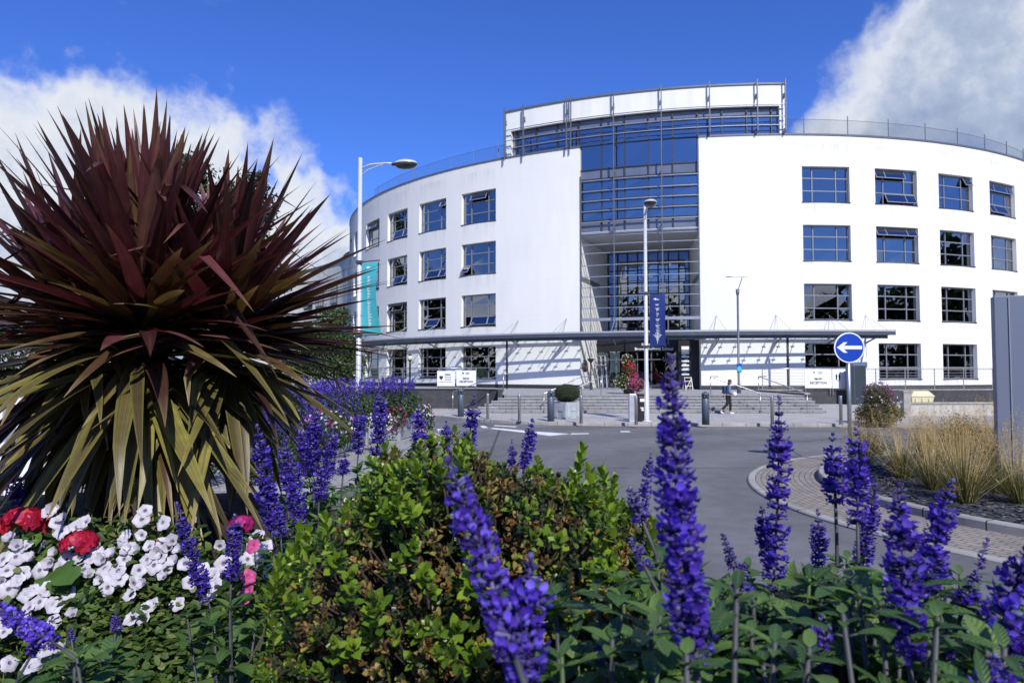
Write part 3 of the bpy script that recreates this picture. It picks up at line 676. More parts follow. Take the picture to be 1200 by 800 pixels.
# lobby front under the canopy: dark surround, glazed doors, lettering
LR = BR-4.6
mb = MB(); slab(mb, REC0+.02, REC1-.02, BR-8, LR+.2, 4.3, 4.58); slab(mb, REC0+.02, REC1-.02, LR-.1, LR+.22, 3.62, 4.3); slab(mb, REC1-2.2, REC1-.02, LR-.1, LR+3.5, TZ, 4.29); mb.build('entrance_surround', M['black'], bld)
mb = MB(); gl = MB()
ld = [REC0+.1, REC0+1.3, REC0+2.6, REC0+4.0, REC0+5.4, REC0+7.2, REC0+9.0, REC0+10.4]
for a, b in zip(ld, ld[1:]):
    pane(gl, a, b, TZ+.05, 3.0, LR, .004); pane(gl, a, b, 3.06, 3.6, LR, .004)
for i, a in enumerate(ld): mb.bar(bp(a, LR+.05, TZ), bp(a, LR+.05, 3.62), .09 if i in (2, 5) else .06, .12, up=bp(a, 1, 0)-bp(a, 0, 0))
for z in (TZ+.04, 3.03): slab(mb, ld[0], ld[-1], LR-.02, LR+.08, z-.04, z+.04)
gl.build('entrance_glazing', M['glass'], bld); mb.build('entrance_frame', M['paintsteel'], bld)
# leaning open glazed screens by the left jamb
mb = MB()
for k in range(3):
    a = bp(REC0+.7+k*.55, LR+1.2, TZ); b = bp(REC0+.35+k*.55, LR+1.0, 3.3); mb.bar(a, b, .07, .05)
mb.bar(bp(REC0+.35, LR+1.0, 3.3), bp(REC0+1.6, LR+1.0, 3.3), .09, .06); mb.bar(bp(REC0+.3, LR+1.1, 2.6), bp(REC0+1.7, LR+1.1, 2.6), .5, .05); mb.build('door_screen', M['steel'], bld)
def text_mesh(body, size, mat, name, parent, loc, rot, align='CENTER', bold=0, ext=.004):
    c = bpy.data.curves.new(name, 'FONT'); c.body = body; c.size = size; c.align_x = align; c.align_y = 'CENTER'; c.extrude = ext; c.offset = bold; c.resolution_u = 2
    o = bpy.data.objects.new(name, c); COL.objects.link(o)
    dg = bpy.context.evaluated_depsgraph_get(); me = bpy.data.meshes.new_from_object(o.evaluated_get(dg))
    bpy.data.objects.remove(o); bpy.data.curves.remove(c)
    me.materials.clear(); me.materials.append(mat); q = bpy.data.objects.new(name, me); COL.objects.link(q); q.parent = parent; q.location = loc; q.rotation_euler = rot
    return q
dg_ = (REC0+REC1)/2+1.2
text_mesh('Eastern Gateway', .26, M['whiteink'], 'lettering', bld, bp(dg_, LR+.26, 4.14), (pi/2, 0, R_(dg_)), bold=.004)
text_mesh('Brunel Business School', .3, M['whiteink'], 'lettering', bld, bp(dg_, LR+.26, 3.8), (pi/2, 0, R_(dg_)), bold=.008)
# white poster squares on the dark right jamb
mb = MB()
dj = REC1-1.5
for k in range(7):
    c = bp(dj, LR+3.53, 3.75-k*.3); mb.box(c, (.5, .02, .12 if k > 1 else .24), rz=R_(dj))
    if k > 1: mb.box(c+V((U(-.1, .1), 0, .1)), (U(.2, .4), .02, .05), rz=R_(dj))
mb.build('door_poster', M['signwhite'], bld)
# ---- steel masts and sun louvres standing off the glass
mast_deg = [REC0-.02+2*COLW*k-.0 for k in range(-1, 9)]
mast_deg = [T0+.05, T0+2.9, REC0-2.9, REC0+.03, REC0+5.0, REC0+9.9, -7.1, -3.3, T1-.1]
mast_deg = [T0+.05, -28.4, -23.2, -18.0, -13.0, -8.1, -3.3, T1-.1]
MRr = BR+.34
for d in mast_deg:
    mb = MB(); inrec = d in (-18.0, -13.0); zb = 5.4 if inrec else ROOF-.1 if d < -22 else ROOF+.2
    mb.bar(bp(d, MRr, zb), bp(d, MRr, TTOP+.25), .07, .11, up=bp(d, 1, 0)-bp(d, 0, 0))
    if d == -23.2: mb.bar(bp(d+.5, MRr, ROOF-.1), bp(d+.5, MRr, TTOP+.25), .07, .11, up=bp(d, 1, 0)-bp(d, 0, 0))
    for z in ([20.7] + ([18.3] if not inrec else [18.3, 15.9, 12.2])):       # stand-off brackets
        mb.bar(bp(d, BR-.25, z-.3), bp(d, MRr, z), .05, .13); mb.bar(bp(d, BR-.25, z+.1), bp(d, MRr, z+.06), .045, .09)
    mb.build('mast', M['paintsteel'], bld)
mb = MB(); d = REC0+.12; mb.bar(bp(d, BR, 4.9), bp(d, BR, 15.9), .08, .12, up=bp(d, 1, 0)-bp(d, 0, 0)); d = REC1-.05; mb.bar(bp(d, BR-.1, 4.9), bp(d, BR-.1, 17.9), .1, .16, up=bp(d, 1, 0)-bp(d, 0, 0)); mb.build('mast', M['paintsteel'], bld)
def rail(d0, d1, z, h=.07, w=.12, r=BR-.02):
    mb = MB(); slab(mb, d0, d1, r-w/2-.06, r+w/2-.06, z-h/2, z+h/2, 1.0); return mb.build('sun_louvre', M['louvre'], bld)
for z in (20.0, 19.2, 18.6): rail(T0, T1, z, .035, .09, MRr)
for z in (15.55, 14.8, 14.1, 13.38, 12.6, 11.85, 11.0, 10.4, 9.55, 8.75, 8.0, 7.35, 6.55): rail(REC0+.06, REC1-.06, z, .045, .12)
rail(REC0+.06, REC1-.06, 5.75, .2, .2)
# ---- curved entrance canopy: glass on steel
CZ = 4.55; CO = BR+2.35; C0, C1 = -66.0, 8.6
can = bld
mb = MB(); slab(mb, C0, C1, CO-.06, CO+.02, CZ+.13, CZ+.24); mb.build('canopy_edge_trim', M['trim'], bld)
mb = MB(); slab(mb, C0, C1, CO-.14, CO, CZ-.09, CZ+.127); slab(mb, C0, C1-.5, CO-.42, CO-.3, CZ-.3, CZ-.1); slab(mb, C0, C1-1.2, BR+.35, BR+.45, CZ-.1, CZ+.06); slab(mb, C0, C1-.6, BR+1.35, BR+1.43, CZ-.12, CZ+.04); slab(mb, REC0-.5, REC1+.5, BR+.05, BR+.34, CZ-.25, CZ+.1)
mb.build('canopy_beam', M['canopyblue'], bld)
mb = MB(); n = 70
for i in range(n):
    a = C0+(C1-C0)*i/n; b = C0+(C1-C0)*(i+1)/n
    mb.quad(bp(a, BR+.03, CZ+.12), bp(a, CO-.11, CZ+.14), bp(b, CO-.11, CZ+.14), bp(b, BR+.03, CZ+.12))
mb.build('canopy_glass', M['glassclear'], bld)
brd = [C1-.7, 3.9+.0, -1.6, -7.6, -12.5, -18.0, -23.4, -29.3, -35.5, -41.5, -47.5, -53.5, -59.5]
for d in brd:
    mb = MB(); inrec = REC0 < d < REC1
    mb.bar(bp(d, BR-.1 if not inrec else BR+.1, CZ-.12), bp(d, CO-.12, CZ-.02), .11, .2); mb.bar(bp(d, BR-.1 if not inrec else BR+.1, CZ-.55), bp(d, BR+1.3, CZ-.12), .07, .09)
    mb.build('canopy_bracket', M['paintsteel'], bld)
    mb = MB()
    if inrec: mb.tube([bp(d, CO-.3, CZ+.1), bp(d, MRr, 5.7)], .03, 6)
    else:
        for s in (-.75, .55): mb.tube([bp(d+s, BR+1.9, CZ+.15), bp(d, BR-.02, CZ+1.35)], .014, 5)
    mb.build('tie_rod', M['steel'], bld)
for i in range(46):                                # small glazing clamps under the glass, joined as one stuff-like strip of fittings
    pass
mb = MB()
for i in range(52):
    d = C0+1+(C1-C0-2)*i/51
    for r in (BR+.9, BR+1.85): mb.bar(bp(d-.18, r, CZ+.06), bp(d+.18, r, CZ+.06), .05, .06)
    mb.bar(bp(d, BR+.04, CZ+.07), bp(d, CO-.12, CZ+.09), .03, .05)
mb.build('canopy_glazing_bars', M['steel'], bld)
for d in (-29.3, -1.4, -59.5):
    mb = MB(); mb.tube([bp(d, BR+1.7, TZ), bp(d, BR+1.7, CZ-.05)], .075, 10); mb.build('canopy_post', M['black'], bld, True)
# thin wire guard rail round the roof edge
mesh_mat, nt, out = newmat('roof_guard_mesh'); t_ = N(nt, 'BsdfTransparent'); d_ = N(nt, 'BsdfDiffuse'); d_.inputs[0].default_value = (.05, .06, .08, 1); mx = N(nt, 'MixShader', _Fac=.16); nt.links.new(t_.outputs[0], mx.inputs[1]); nt.links.new(d_.outputs[0], mx.inputs[2]); nt.links.new(mx.outputs[0], out.inputs[0])
for d0, d1 in ((-62, T0-.2), (T1+.2, 40)):
    mb = MB(); n = 40
    hh = lambda d: 1.15 if d0 < -50 else 1.0
    arc(mb, d0, d1, BR-1.0, ROOF+.1, ROOF+1.45, 1.2); mb.build('roof_guard_mesh', mesh_mat, bld)
    mb = MB()
    mb.tube([bp(d0+(d1-d0)*i/n, BR-1.0, ROOF+1.45) for i in range(n+1)], .014, 5)
    for i in range(8):
        dd = d0+(d1-d0)*(i+.5)/8; mb.bar(bp(dd, BR-1, ROOF+.1), bp(dd, BR-1, ROOF+1.75), .05)
    mb.build('roof_guard_rail', M['paintsteel'], bld)
# rear wing seen beyond the left end
W0 = bp(-72, BR-1.0, 0)
wl = smooth_line([(W0.x+.6, W0.y+1), (-17.6, 76), (-19.6, 80.5), (-24, 87), (-30, 93), (-38, 98)], 5)
mb = MB()
WZ = 14.9
for a, b in zip(wl, wl[1:]): mb.quad((b[0], b[1], 0), (a[0], a[1], 0), (a[0], a[1], WZ), (b[0], b[1], WZ))
mb.poly([(p[0], p[1], WZ-.05) for p in wl]+[(-20, 110, WZ-.05), (0, 100, WZ-.05)]); mb.build('rear_wing_wall', M['white'], bld)
mb = MB()
for a, b in zip(wl, wl[1:]): mb.bar((a[0], a[1], WZ+.06), (b[0], b[1], WZ+.06), .3, .14)
mb.build('coping', M['paintsteel'], bld)
for (px, Yd) in ((377, 86.5), (390, 83.5), (365, 90)):
    for zt in (12.2, 8.5, 4.9):
        # on the wing's face
        best = min(range(len(wl)-1), key=lambda i: abs((wl[i][0]+wl[i+1][0])/2-(px-600)/F*Yd))
        a = V(wl[best]); b = V(wl[best+1]); c = (a+b)/2; t = (a-b).normalized(); nrm = V((t.y, -t.x)); c = c+nrm*.03
        w = MB(); ang = atan2(t.y, t.x)
        w.box((c.x, c.y, zt-1.1), (2.3, .1, 2.2), rz=ang); wo = w.build('window', M['darkframe'], bld)
        g = MB(); 
        for s in (-.62, .12, .75): g.box((c.x+t.x*s+nrm.x*.06, c.y+t.y*s+nrm.y*.06, zt-1.1), (.55, .02, 1.9), rz=ang)
        g.build('pane', M['glass'], wo)
# ---------------------------------------------------------------- terrace, steps, walls, railings
tp = [(-22, 62), (-17.5, 50), (-12, 43.5), (-6.0, 39.25), (-1.9, 38.6), (-.6, 37.9), (-.4, 36.4), (15.2, 36.4), (15.2, 44.3), (19, 44.35), (30.5, 45), (42, 52), (60, 70), (18, 84)]
mb = MB(); mb.poly([(x, y, TZ) for x, y in tp])
struct(mb.build('terrace', M['tread']))
def wallrun(pts, name, z0, z1, th, mats, cop=.06):
    mb = MB()
    for a, b in zip(pts, pts[1:]):
        a = V(a); b = V(b); d = (b-a).normalized(); nn = V((-d.y, d.x))*th
        q = [a, b, b+nn, a+nn]
        for i in range(4):
            p, r = q[i], q[(i+1) % 4]; mb.quad((*p, z0), (*r, z0), (*r, z1), (*p, z1))
    for a, b in zip(pts, pts[1:]):
        a = V(a); b = V(b); d = (b-a).normalized(); nn = V((-d.y, d.x)); a2 = a-nn*.03; b2 = b-nn*.03; c2 = b+nn*(th+.03); d2 = a+nn*(th+.03)
        mb.prism([a2, b2, c2, d2], z1, z1+cop, 1)
    return mb.build(name, mats)
tag(wallrun([(-17.8, 49.8), (-12.2, 43.2), (-6.1, 39.0), (-1.9, 38.4), (-.75, 37.7), (-.72, 36.4)], 'terrace_wall', .1, TZ+.22, .24, [M['darkbrick'], M['blackstone']]), 'dark brick terrace wall at the left of the entrance steps', 'wall')
tag(wallrun([(15.25, 36.35), (15.25, 44.1), (19, 44.12), (30.5, 44.75), (42.2, 51.7)], 'terrace_wall', .1, TZ+.05, .24, [M['darkbrick'], M['stone']]), 'dark brick terrace wall below the right hand railing', 'wall')
ns = 6; zr = (TZ-PZ)/ns; tr = .40; y0 = 36.4
for i in range(ns):
    mb = MB(); z1 = PZ+zr*(i+1)-(.004 if i == ns-1 else 0); yf = y0-tr*(ns-1-i); xl = -.4-.32*(ns-1-i)
    mb.quad((xl, yf, PZ+zr*i), (15.2, yf, PZ+zr*i), (15.2, yf, z1), (xl, yf, z1), 0)
    mb.quad((xl, yf-.025, z1-.035), (15.2, yf-.025, z1-.035), (15.2, yf-.025, z1), (xl, yf-.025, z1), 1)
    mb.quad((xl, yf-.025, z1), (15.2, yf-.025, z1), (15.2, yf+tr+.02, z1), (xl, yf+tr+.02, z1), 1)
    mb.quad((xl, yf-.025, z1-.035), (15.2, yf-.025, z1-.035), (15.2, yf, z1-.035), (xl, yf, z1-.035), 1)
    mb.quad((xl, y0+2, PZ), (xl, yf, PZ), (xl, yf, z1), (xl, y0+2, z1), 0)
    struct(mb.build('entrance_steps', [M['stepstone'], M['tread']]))
def railing(pts, z0, hh, nbar, label, gapx=1.9):
    t = thing('terrace_railing', label, 'railing', (pts[0][0], pts[0][1], z0)); o = V((pts[0][0], pts[0][1], z0))
    hr = MB(); ba = MB(); L = []
    for a, b in zip(pts, pts[1:]):
        a = V((*a, 0)); b = V((*b, 0)); n = max(1, round((b-a).length/gapx)); L += [a+(b-a)*i/n for i in range(n)]
    L.append(V((*pts[-1], 0)))
    base = V((pts[0][0], pts[0][1], 0))
    L = [p-base for p in L]
    hr.tube([p+V((0, 0, hh)) for p in L], .028, 6); hr.build('handrail', M['stainless'], t, True)
    for k in range(nbar):
        ba.tube([p+V((0, 0, .12+(hh-.2)*k/(nbar-1))) for p in L], .012, 5)
    ba.build('horizontal_bars', M['stainless'], t)
    for p in L:
        q = MB(); q.bar(p, p+V((0, 0, hh-.02)), .05, .03); q.build('post', M['stainless'], t)
railing([(15.6, 44.2), (19, 44.24), (30.4, 44.86), (36, 48.2)], TZ+.1, 1.3, 7, 'stainless railing of thin horizontal bars on the right hand terrace wall')
railing([(-16.9, 48.9), (-12.1, 43.33), (-6.05, 39.15), (-1.95, 38.55)], TZ+.28, 1.12, 6, 'stainless railing of thin horizontal bars on the left hand terrace wall')
def handrail(pts, label, dx=0, dbl=None):
    t = thing('handrail', label, 'handrail', pts[0]); o = V(pts[0])
    q = [V(p)-o for p in pts]
    up = MB(); up.tube([q[0]+V((0, 0, .82))]+[p+V((0, 0, .95)) for p in q]+[q[-1]+V((.4, 0, .95))], .024, 6); up.build('rail', M['stainless'], t, True)
    for p in (q[0], q[-1]):
        s = MB(); s.tube([p, p+V((0, 0, .93))], .024, 6); s.build('post', M['stainless'], t, True)
handrail([(-3.1, 37.2, PZ), (-.45, 37.0, TZ+.15)], 'long sloping handrail beside the brick wall at the left end of the steps')
handrail([(1.55, 34.3, PZ), (3.6, 36.6, TZ)], 'left one of two parallel handrails climbing the steps behind the round shrub')
handrail([(2.6, 34.3, PZ), (4.6, 36.7, TZ)], 'right one of two parallel handrails climbing the steps behind the round shrub')
handrail([(12.0, 34.3, PZ), (10.3, 36.8, TZ)], 'stainless handrail on the steps behind the walking woman')
handrail([(14.3, 34.4, PZ), (12.9, 37.1, TZ)], 'stainless handrail at the right end of the steps')
# ---------------------------------------------------------------- lamps, banners, signs
def lamp(loc, H, label, armdir=None):
    t = thing('street_lamp', label, 'street lamp', loc)
    mb = MB(); mb.lathe([(.2, 0), (.2, .03), (.105, .05), (.1, 1.6), (.085, 1.64), (.062, H)], n=18); mb.build('pole', M['postgrey'], t, True)
    a = V(armdir).normalized()*1.15
    mb = MB(); mb.tube([(0, 0, H-.35), (a.x*.3, a.y*.3, H-.22), (a.x*.75, a.y*.75, H-.2), (a.x*.95, a.y*.95, H-.22)], .032, 8); mb.tube([(0, 0, H-.62), (a.x*.2, a.y*.2, H-.4), (a.x*.55, a.y*.55, H-.26), (a.x*.7, a.y*.7, H-.22)], .016, 6); mb.build('arm', M['postgrey'], t, True)
    h = V((a.x*1.22, a.y*1.22, H-.24))
    mb = MB(); ang = atan2(a.y, a.x); q = Matrix.Rotation(ang, 3, 'Z')
    def shell(z0, z1, m):
        vs = []; fs = []; n = 20; k = 6
        for i in range(k+1):
            ph = pi/2*i/k
            for j in range(n):
                b = 2*pi*j/n; vs.append(h+q@V((.38*cos(ph)*cos(b)+.08, .26*cos(ph)*sin(b), z1*sin(ph))))
        for i in range(k):
            for j in range(n): fs.append((i*n+j, i*n+(j+1) % n, (i+1)*n+(j+1) % n, (i+1)*n+j))
        mb.raw(vs, fs, m)
    shell(0, .13, 0); mb.tube([h-V((a.x*.32, a.y*.32, 0)), h+V((a.x*.1, a.y*.1, 0))], .05, 8, 1)
    lh = mb.build('lamp_head', [M['postgrey'], M['darkframe']], t, True)
    mb = MB(); shell(0, -.17, 0); mb.build('lens', M['lens'], lh, True)
    return t
M['lens'] = pmat('smoked_lamp_lens', (.06, .06, .06), .15, 0, .2, 8)
LA = V((-4.83, 22.3, PZ)); LB = V((5.42, 28.6, PZ))
lamp(LA, 8.8, 'tall pale grey street lamp at the left carrying the turquoise banner', (1, -.12, 0))
lamp(LB, 8.75, 'tall pale grey street lamp in front of the entrance carrying the navy banner', (-.06, -1, 0))
def banner(loc, w, h, yaw, mat, label, waver, tw):
    t = thing('banner', label, 'banner', loc)
    d = V((cos(yaw), sin(yaw), 0)); nn = V((sin(yaw), -cos(yaw), 0))
    def S(u, v, e=0):     # u along the width from the pole, v from top to bottom
        off = waver*sin(pi*v)*(u)**1.2 + tw*u*v
        return d*(.12+w*u) + V((0, 0, -h*v-.02*sin(3*u)))+nn*(off+e)
    mb = MB(); nu, nv = 10, 22
    vs = [S(i/nu, j/nv) for j in range(nv+1) for i in range(nu+1)]
    mb.raw(vs, [(j*(nu+1)+i, j*(nu+1)+i+1, (j+1)*(nu+1)+i+1, (j+1)*(nu+1)+i) for j in range(nv) for i in range(nu)])
    mb.build('cloth', mat, t, True)
    mb = MB()
    def bar(u0, u1, v0, v1): mb.quad(S(u0, v0, .006), S(u1, v0, .006), S(u1, v1, .006), S(u0, v1, .006))
    return t, S, mb, bar
tl, S, mb, bar = banner(LA+V((0, -.02, 5.43)), .62, 2.26, R_(-28), M['teal'], 'turquoise banner with a vertical list of white writing on the left street lamp', .18, -.22)
bar(.28, .34, .055, .075); bar(.34, .46, .05, .085); bar(.48, .56, .055, .062); bar(.48, .62, .07, .077)
v = .19
while v < .88:
    k = U(.03, .09); bar(.36+U(0, .04), .52+U(0, .1), v, v+.012); 
    if rnd() < .75: bar(.38, .44+U(0, .1), v+.018, v+.03)
    v += .04
mb.build('banner_writing', M['whiteink'], tl)
for z in (.03, -2.29):
    mb = MB(); mb.bar(V((0, 0, z)), V((.72, -.38, z)), .03); mb.box((0, 0, z), (.2, .2, .09)); mb.build('banner_arm', M['darkframe'], tl)
tl, S, mb, bar = banner(LB+V((.02, -.05, 5.15)), .62, 2.1, R_(-14), M['navy'], 'navy banner with white writing and a branching emblem on the street lamp before the entrance', .1, .1)
bar(.25, .34, .09, .105); bar(.34, .42, .08, .12); bar(.44, .5, .09, .1); bar(.44, .62, .105, .115)
for i, (v, a, b) in enumerate([(.2, .36, .6), (.215, .4, .55), (.275, .36, .64), (.29, .42, .56), (.305, .44, .6), (.33, .42, .5), (.37, .44, .58), (.39, .42, .6), (.415, .44, .52), (.44, .46, .5), (.48, .38, .66), (.495, .4, .6), (.515, .44, .58), (.56, .46, .56), (.6, .36, .66), (.615, .4, .6), (.635, .42, .56), (.66, .44, .64), (.69, .4, .6), (.715, .42, .66), (.74, .38, .6), (.76, .34, .68), (.79, .24, .78), (.805, .3, .72), (.825, .32, .66), (.845, .4, .6), (.87, .42, .58), (.89, .44, .54)]): bar(a, b, v, v+.0085)
bar(.48, .505, .72, .95); bar(.44, .455, .8, .9); bar(.53, .545, .76, .9)
mb.build('banner_writing', M['whiteink'], tl)
for z in (.03, -2.13):
    mb = MB(); mb.bar(V((0, 0, z)), V((.74, -.18, z)), .03); mb.box((0, 0.03, z), (.2, .2, .09)); mb.build('banner_arm', M['darkframe'], tl)
# slim lamp on the terrace with a flat reflector head, small turquoise sign strapped to it
b0 = P(866, 460, 39.8); b0.z = TZ
t = thing('street_lamp', 'slim grey lamp post with a flat square head on the terrace right of the entrance', 'street lamp', b0)
mb = MB(); mb.lathe([(.12, 0), (.1, .5), (.07, .55), (.06, 5.5)], n=12); mb.lathe([(.05, 5.5), (.09, 5.55), (.11, 5.85), (.02, 5.86)], n=12); mb.build('pole', M['paintsteel'], t, True)
mb = MB(); mb.tube([(.03, 0, 5.8), (.26, 0, 6.5)], .022, 6); mb.build('arm', M['paintsteel'], t)
mb = MB(); mb.box((-.02, 0, 6.55), (1.05, .8, .04), M=Euler((.1, .0, 0)).to_matrix()); bevel(mb.build('lamp_head', M['steel'], t), .01)
t = thing('pole_sign', 'small turquoise and blue notice strapped to the slim grey lamp post', 'sign', b0+V((0, -.09, 1.2)))
mb = MB(); mb.box((0, 0, .22), (.26, .03, .5)); bevel(mb.build('panel', M['bluesign'], t), .01)
mb = MB(); mb.lathe([(.001, -.017), (.125, -.017), (.125, -.02), (.001, -.021)], n=16); o = mb.build('emblem', M['teal'], t); o.rotation_euler = (pi/2, 0, 0); o.location = (0, -.036, .16); o.scale = (1, 1.3, 1)
# low globe lamp
gp = P(480.5, 419, 37.0)
t = thing('globe_lamp', 'short black post lamp with a pale yellow globe beyond the left flower planter', 'lamp', (gp.x, gp.y, PZ))
hz = gp.z-PZ
mb = MB(); mb.lathe([(.09, 0), (.06, .1), (.045, hz-.2), (.1, hz-.16), (.1, hz-.1)], n=12); mb.lathe([(.13, hz+.1), (.05, hz+.17), (.01, hz+.2)], n=12); mb.build('post', M['black'], t, True)
mb = MB(); mb.ball((0, 0, hz), .15, 14, 10); mb.build('globe', pmat('cream_globe', (.75, .7, .5), .3), t, True)
# reception signs
def crest(mb, x, z, s):
    mb.poly([(x-s, 0, z+s), (x+s, 0, z+s), (x+s, 0, z-.2*s), (x, 0, z-1.2*s), (x-s, 0, z-.2*s)])
def recsign(loc, rz, label, w, h, fill):
    t = thing('reception_sign', label, 'sign', loc, rz)
    mb = MB(); mb.box((0, 0, h/2), (w, .04, h)); bevel(mb.build('panel', M['signwhite'], t), .006)
    fill(t, w, h)
    mb = MB()
    for s in (-1, 1): mb.box((s*(w/2-.06), .05, h/2-.2), (.04, .05, h+.35))
    mb.build('support', M['stainless'], t); return t
def main_rec(t, w, h):
    text_mesh('MAIN', h*.17, M['ink'], 'lettering', t, (0, -.026, h*.48), (pi/2, 0, 0), bold=.004)
    text_mesh('RECEPTION', h*.17, M['ink'], 'lettering', t, (0, -.026, h*.27), (pi/2, 0, 0), bold=.004)
    mb = MB(); crest(mb, -.16*w, h*.82, .05); mb.box((.08*w, 0, h*.86), (.2*w, .002, .02)); mb.box((.06*w, 0, h*.81), (.16*w, .002, .02)); mb.box((.08*w, 0, h*.76), (.2*w, .002, .02)); mb.build('crest', M['ink'], t, loc=(0, -.024, 0))
def picto(t, w, h):
    for x in (-.22, -.02):
        mb = MB(); mb.poly([(x*w+a*w, 0, h*b) for a, b in ((-.05, .44), (.05, .44), (.05, .62), (.07, .62), (.07, .67), (.03, .67), (.03, .76), (-.03, .76), (-.03, .67), (-.07, .67), (-.07, .62), (-.05, .62))]); mb.build('pictogram', M['ink'], t, loc=(0, -.024, 0))
    mb = MB(); mb.box((.33*w, 0, h*.85), (.12*w, .002, .07)); mb.build('pictogram', M['ink'], t, loc=(0, -.024, 0))
    mb = MB(); mb.box((-.12*w, 0, h*.4), (.3*w, .002, .02)); mb.build('pictogram', M['ink'], t, loc=(0, -.024, 0))
def unisign(t, w, h):
    mb = MB()
    crest(mb, -.27*w, h*.55, .1); mb.box((.1*w, 0, h*.76), (.32*w, .002, .06))
    for k in range(3): mb.box((.12*w, 0, h*(.62-.11*k)), ((.38-.05*(k % 2))*w, .002, .022))
    mb.build('crest', M['ink'], t, loc=(0, -.024, 0))
    mb = MB(); mb.box((-.02*w, 0, h*.27), (.74*w, .002, .03)); mb.build('small_lettering', M['inkred'], t, loc=(0, -.024, 0))
def onpx(px0, px1, ytop, ybot, Y):
    a = P(px0, ybot, Y); b = P(px1, ytop, Y); return (a+V((b.x, b.y, a.z)))/2, b.x-a.x, b.z-a.z
c, w, h = onpx(943.2, 974.5, 432.3, 454.6, 43.95); recsign(c, R_(1.5), 'white main reception sign on the right hand terrace railing', w, h, main_rec)
c, w, h = onpx(975.3, 992.5, 432.3, 454.8, 44.0); recsign(c, R_(1.5), 'white pictogram sign joined to the right hand reception sign', w, h, picto)
c, w, h = onpx(534.6, 558, 434, 452, 38.55); recsign(c, R_(-9), 'white main reception sign on the left terrace railing', w, h, main_rec)
c, w, h = onpx(512, 533.4, 434.5, 452.3, 38.75); recsign(c, R_(-9), 'white crest sign joined to the left hand reception sign', w, h, unisign)
# round blue arrow sign on its post
sb = V((7.62, 16.05, .15))
t = thing('direction_sign', 'round blue traffic sign with a white left arrow on a grey post on the roundabout', 'traffic sign', sb)
dz = (P(997, 407.3, sb.y)-sb).z; R0 = .345
mb = MB(); mb.tube([(0, 0, -.05), (0, 0, dz+.2)], .045, 14); mb.build('post', M['steel'], t, True)
def disc(r, y, th, mat, name, par):
    mb = MB(); n = 48; 
    fr = [(r*cos(2*pi*i/n), y-th, dz+r*sin(2*pi*i/n)) for i in range(n)]; bk = [(p[0], y, p[2]) for p in fr]
    mb.poly(fr); mb.poly(bk[::-1])
    for i in range(n): mb.quad(fr[i], fr[(i+1) % n], bk[(i+1) % n], bk[i])
    return mb.build(name, mat, par)
ds = disc(R0, -.05, .012, M['signwhite'], 'disc', t)
disc(R0*.915, -.0645, .004, M['bluesign'], 'face', ds)
mb = MB(); y = -.0705; s = R0/.345
hd = [(-.285, 0), (-.13, .118), (-.045, .118), (-.125, .04), (.285, .04), (.285, -.04), (-.125, -.04), (-.045, -.118), (-.13, -.118)]
mb.poly([(x, y, dz+z+.003) for x, z in hd]); mb.build('arrow', M['signwhite'], ds)
mb = MB(); mb.box((0, -.022, dz+.15), (.3, .03, .05)); mb.box((0, -.022, dz-.15), (.3, .03, .05)); mb.build('bracket', M['steel'], t)
# dark slate monolith sign and large grey totem
c, w, h = onpx(992.5, 1013.5, 427.5, 473, 43.4)
t = thing('monolith_sign', 'dark slate coloured upright sign slab behind the blue arrow sign', 'sign', (c.x, c.y, PZ), R_(-3))
mb = MB(); mb.box((0, 0, (h+.02)/2), (w, .22, h+.02)); bevel(mb.build('slab', M['slatesign'], t), .015)
mb = MB(); mb.box((-.12, -.113, h/2), (.02, .004, h*.96)); mb.build('seam', M['paintsteel'], t)
xl = P(1163, 420, 11.6).x; zt = P(1163, 347, 11.6).z
t = thing('totem_sign', 'large grey blue totem sign panel at the right edge standing in the roundabout planting', 'sign', (xl+.05, 11.6, .14), R_(-24))
mb = MB(); mb.box((1.25, .14, (zt-.14)/2), (2.5, .26, zt-.14)); bevel(mb.build('panel', M['totem'], t), .012)
mb = MB(); mb.box((.205, -.001, (zt-.14)/2), (.016, .012, zt-.2)); mb.build('edge_trim', M['louvre'], t)
# ---------------------------------------------------------------- bollards and street bits
def post_at(px, py): g = G(px, py, PZ); return V((g.x, g.y, PZ))
def silver():
    t = thing('bollard', '', 'bollard', (0, 0, 0)); mb = MB(); mb.lathe([(.062, 0), (.062, 1.07), (.056, 1.085), (.02, 1.09)], n=18); mb.build('shaft', M['stainless'], t, True)
    mb = MB(); mb.lathe([(.11, 0), (.11, .012), (.066, .014)], n=18); mb.build('base_plate', M['steel'], t); return t
def grey():
    t = thing('bollard', '', 'bollard', (0, 0, 0)); mb = MB(); mb.lathe([(.14, 0), (.14, .98), (.13, .99)], n=20); mb.build('shaft', M['bollard'], t, True)
    mb = MB(); mb.lathe([(.1, .985), (.1, 1.12)], n=16); mb.build('lamp_ring', M['lens'], t, True)
    mb = MB(); mb.lathe([(.14, 1.11), (.145, 1.16), (.12, 1.2), (.05, 1.235), (.04, 1.25), (.005, 1.255)], n=20); 
    for k in range(6): mb.box((.125*cos(k*pi/3), .125*sin(k*pi/3), 1.05), (.03, .03, .14), rz=k*pi/3)
    mb.build('cap', M['bollard'], t, True); return t
sl = ['slim stainless bollard nearest the left reception sign', 'slim stainless bollard left of the two handrails on the steps', 'slim stainless bollard against the right edge of the concrete planter', 'slim stainless bollard beside the black litter bin', 'slim stainless bollard right of the walking woman', 'slim stainless bollard just left of the blue arrow sign post']
s0 = None
for (px, py), lb in zip([(571.5, 491), (608.5, 493.3), (681, 496), (745.5, 497.5), (905, 497.6), (985.5, 497)], sl):
    if s0 is None: s0 = silver(); s0.location = post_at(px, py); s0['label'] = lb
    else: dup(s0, post_at(px, py), 0, lb)
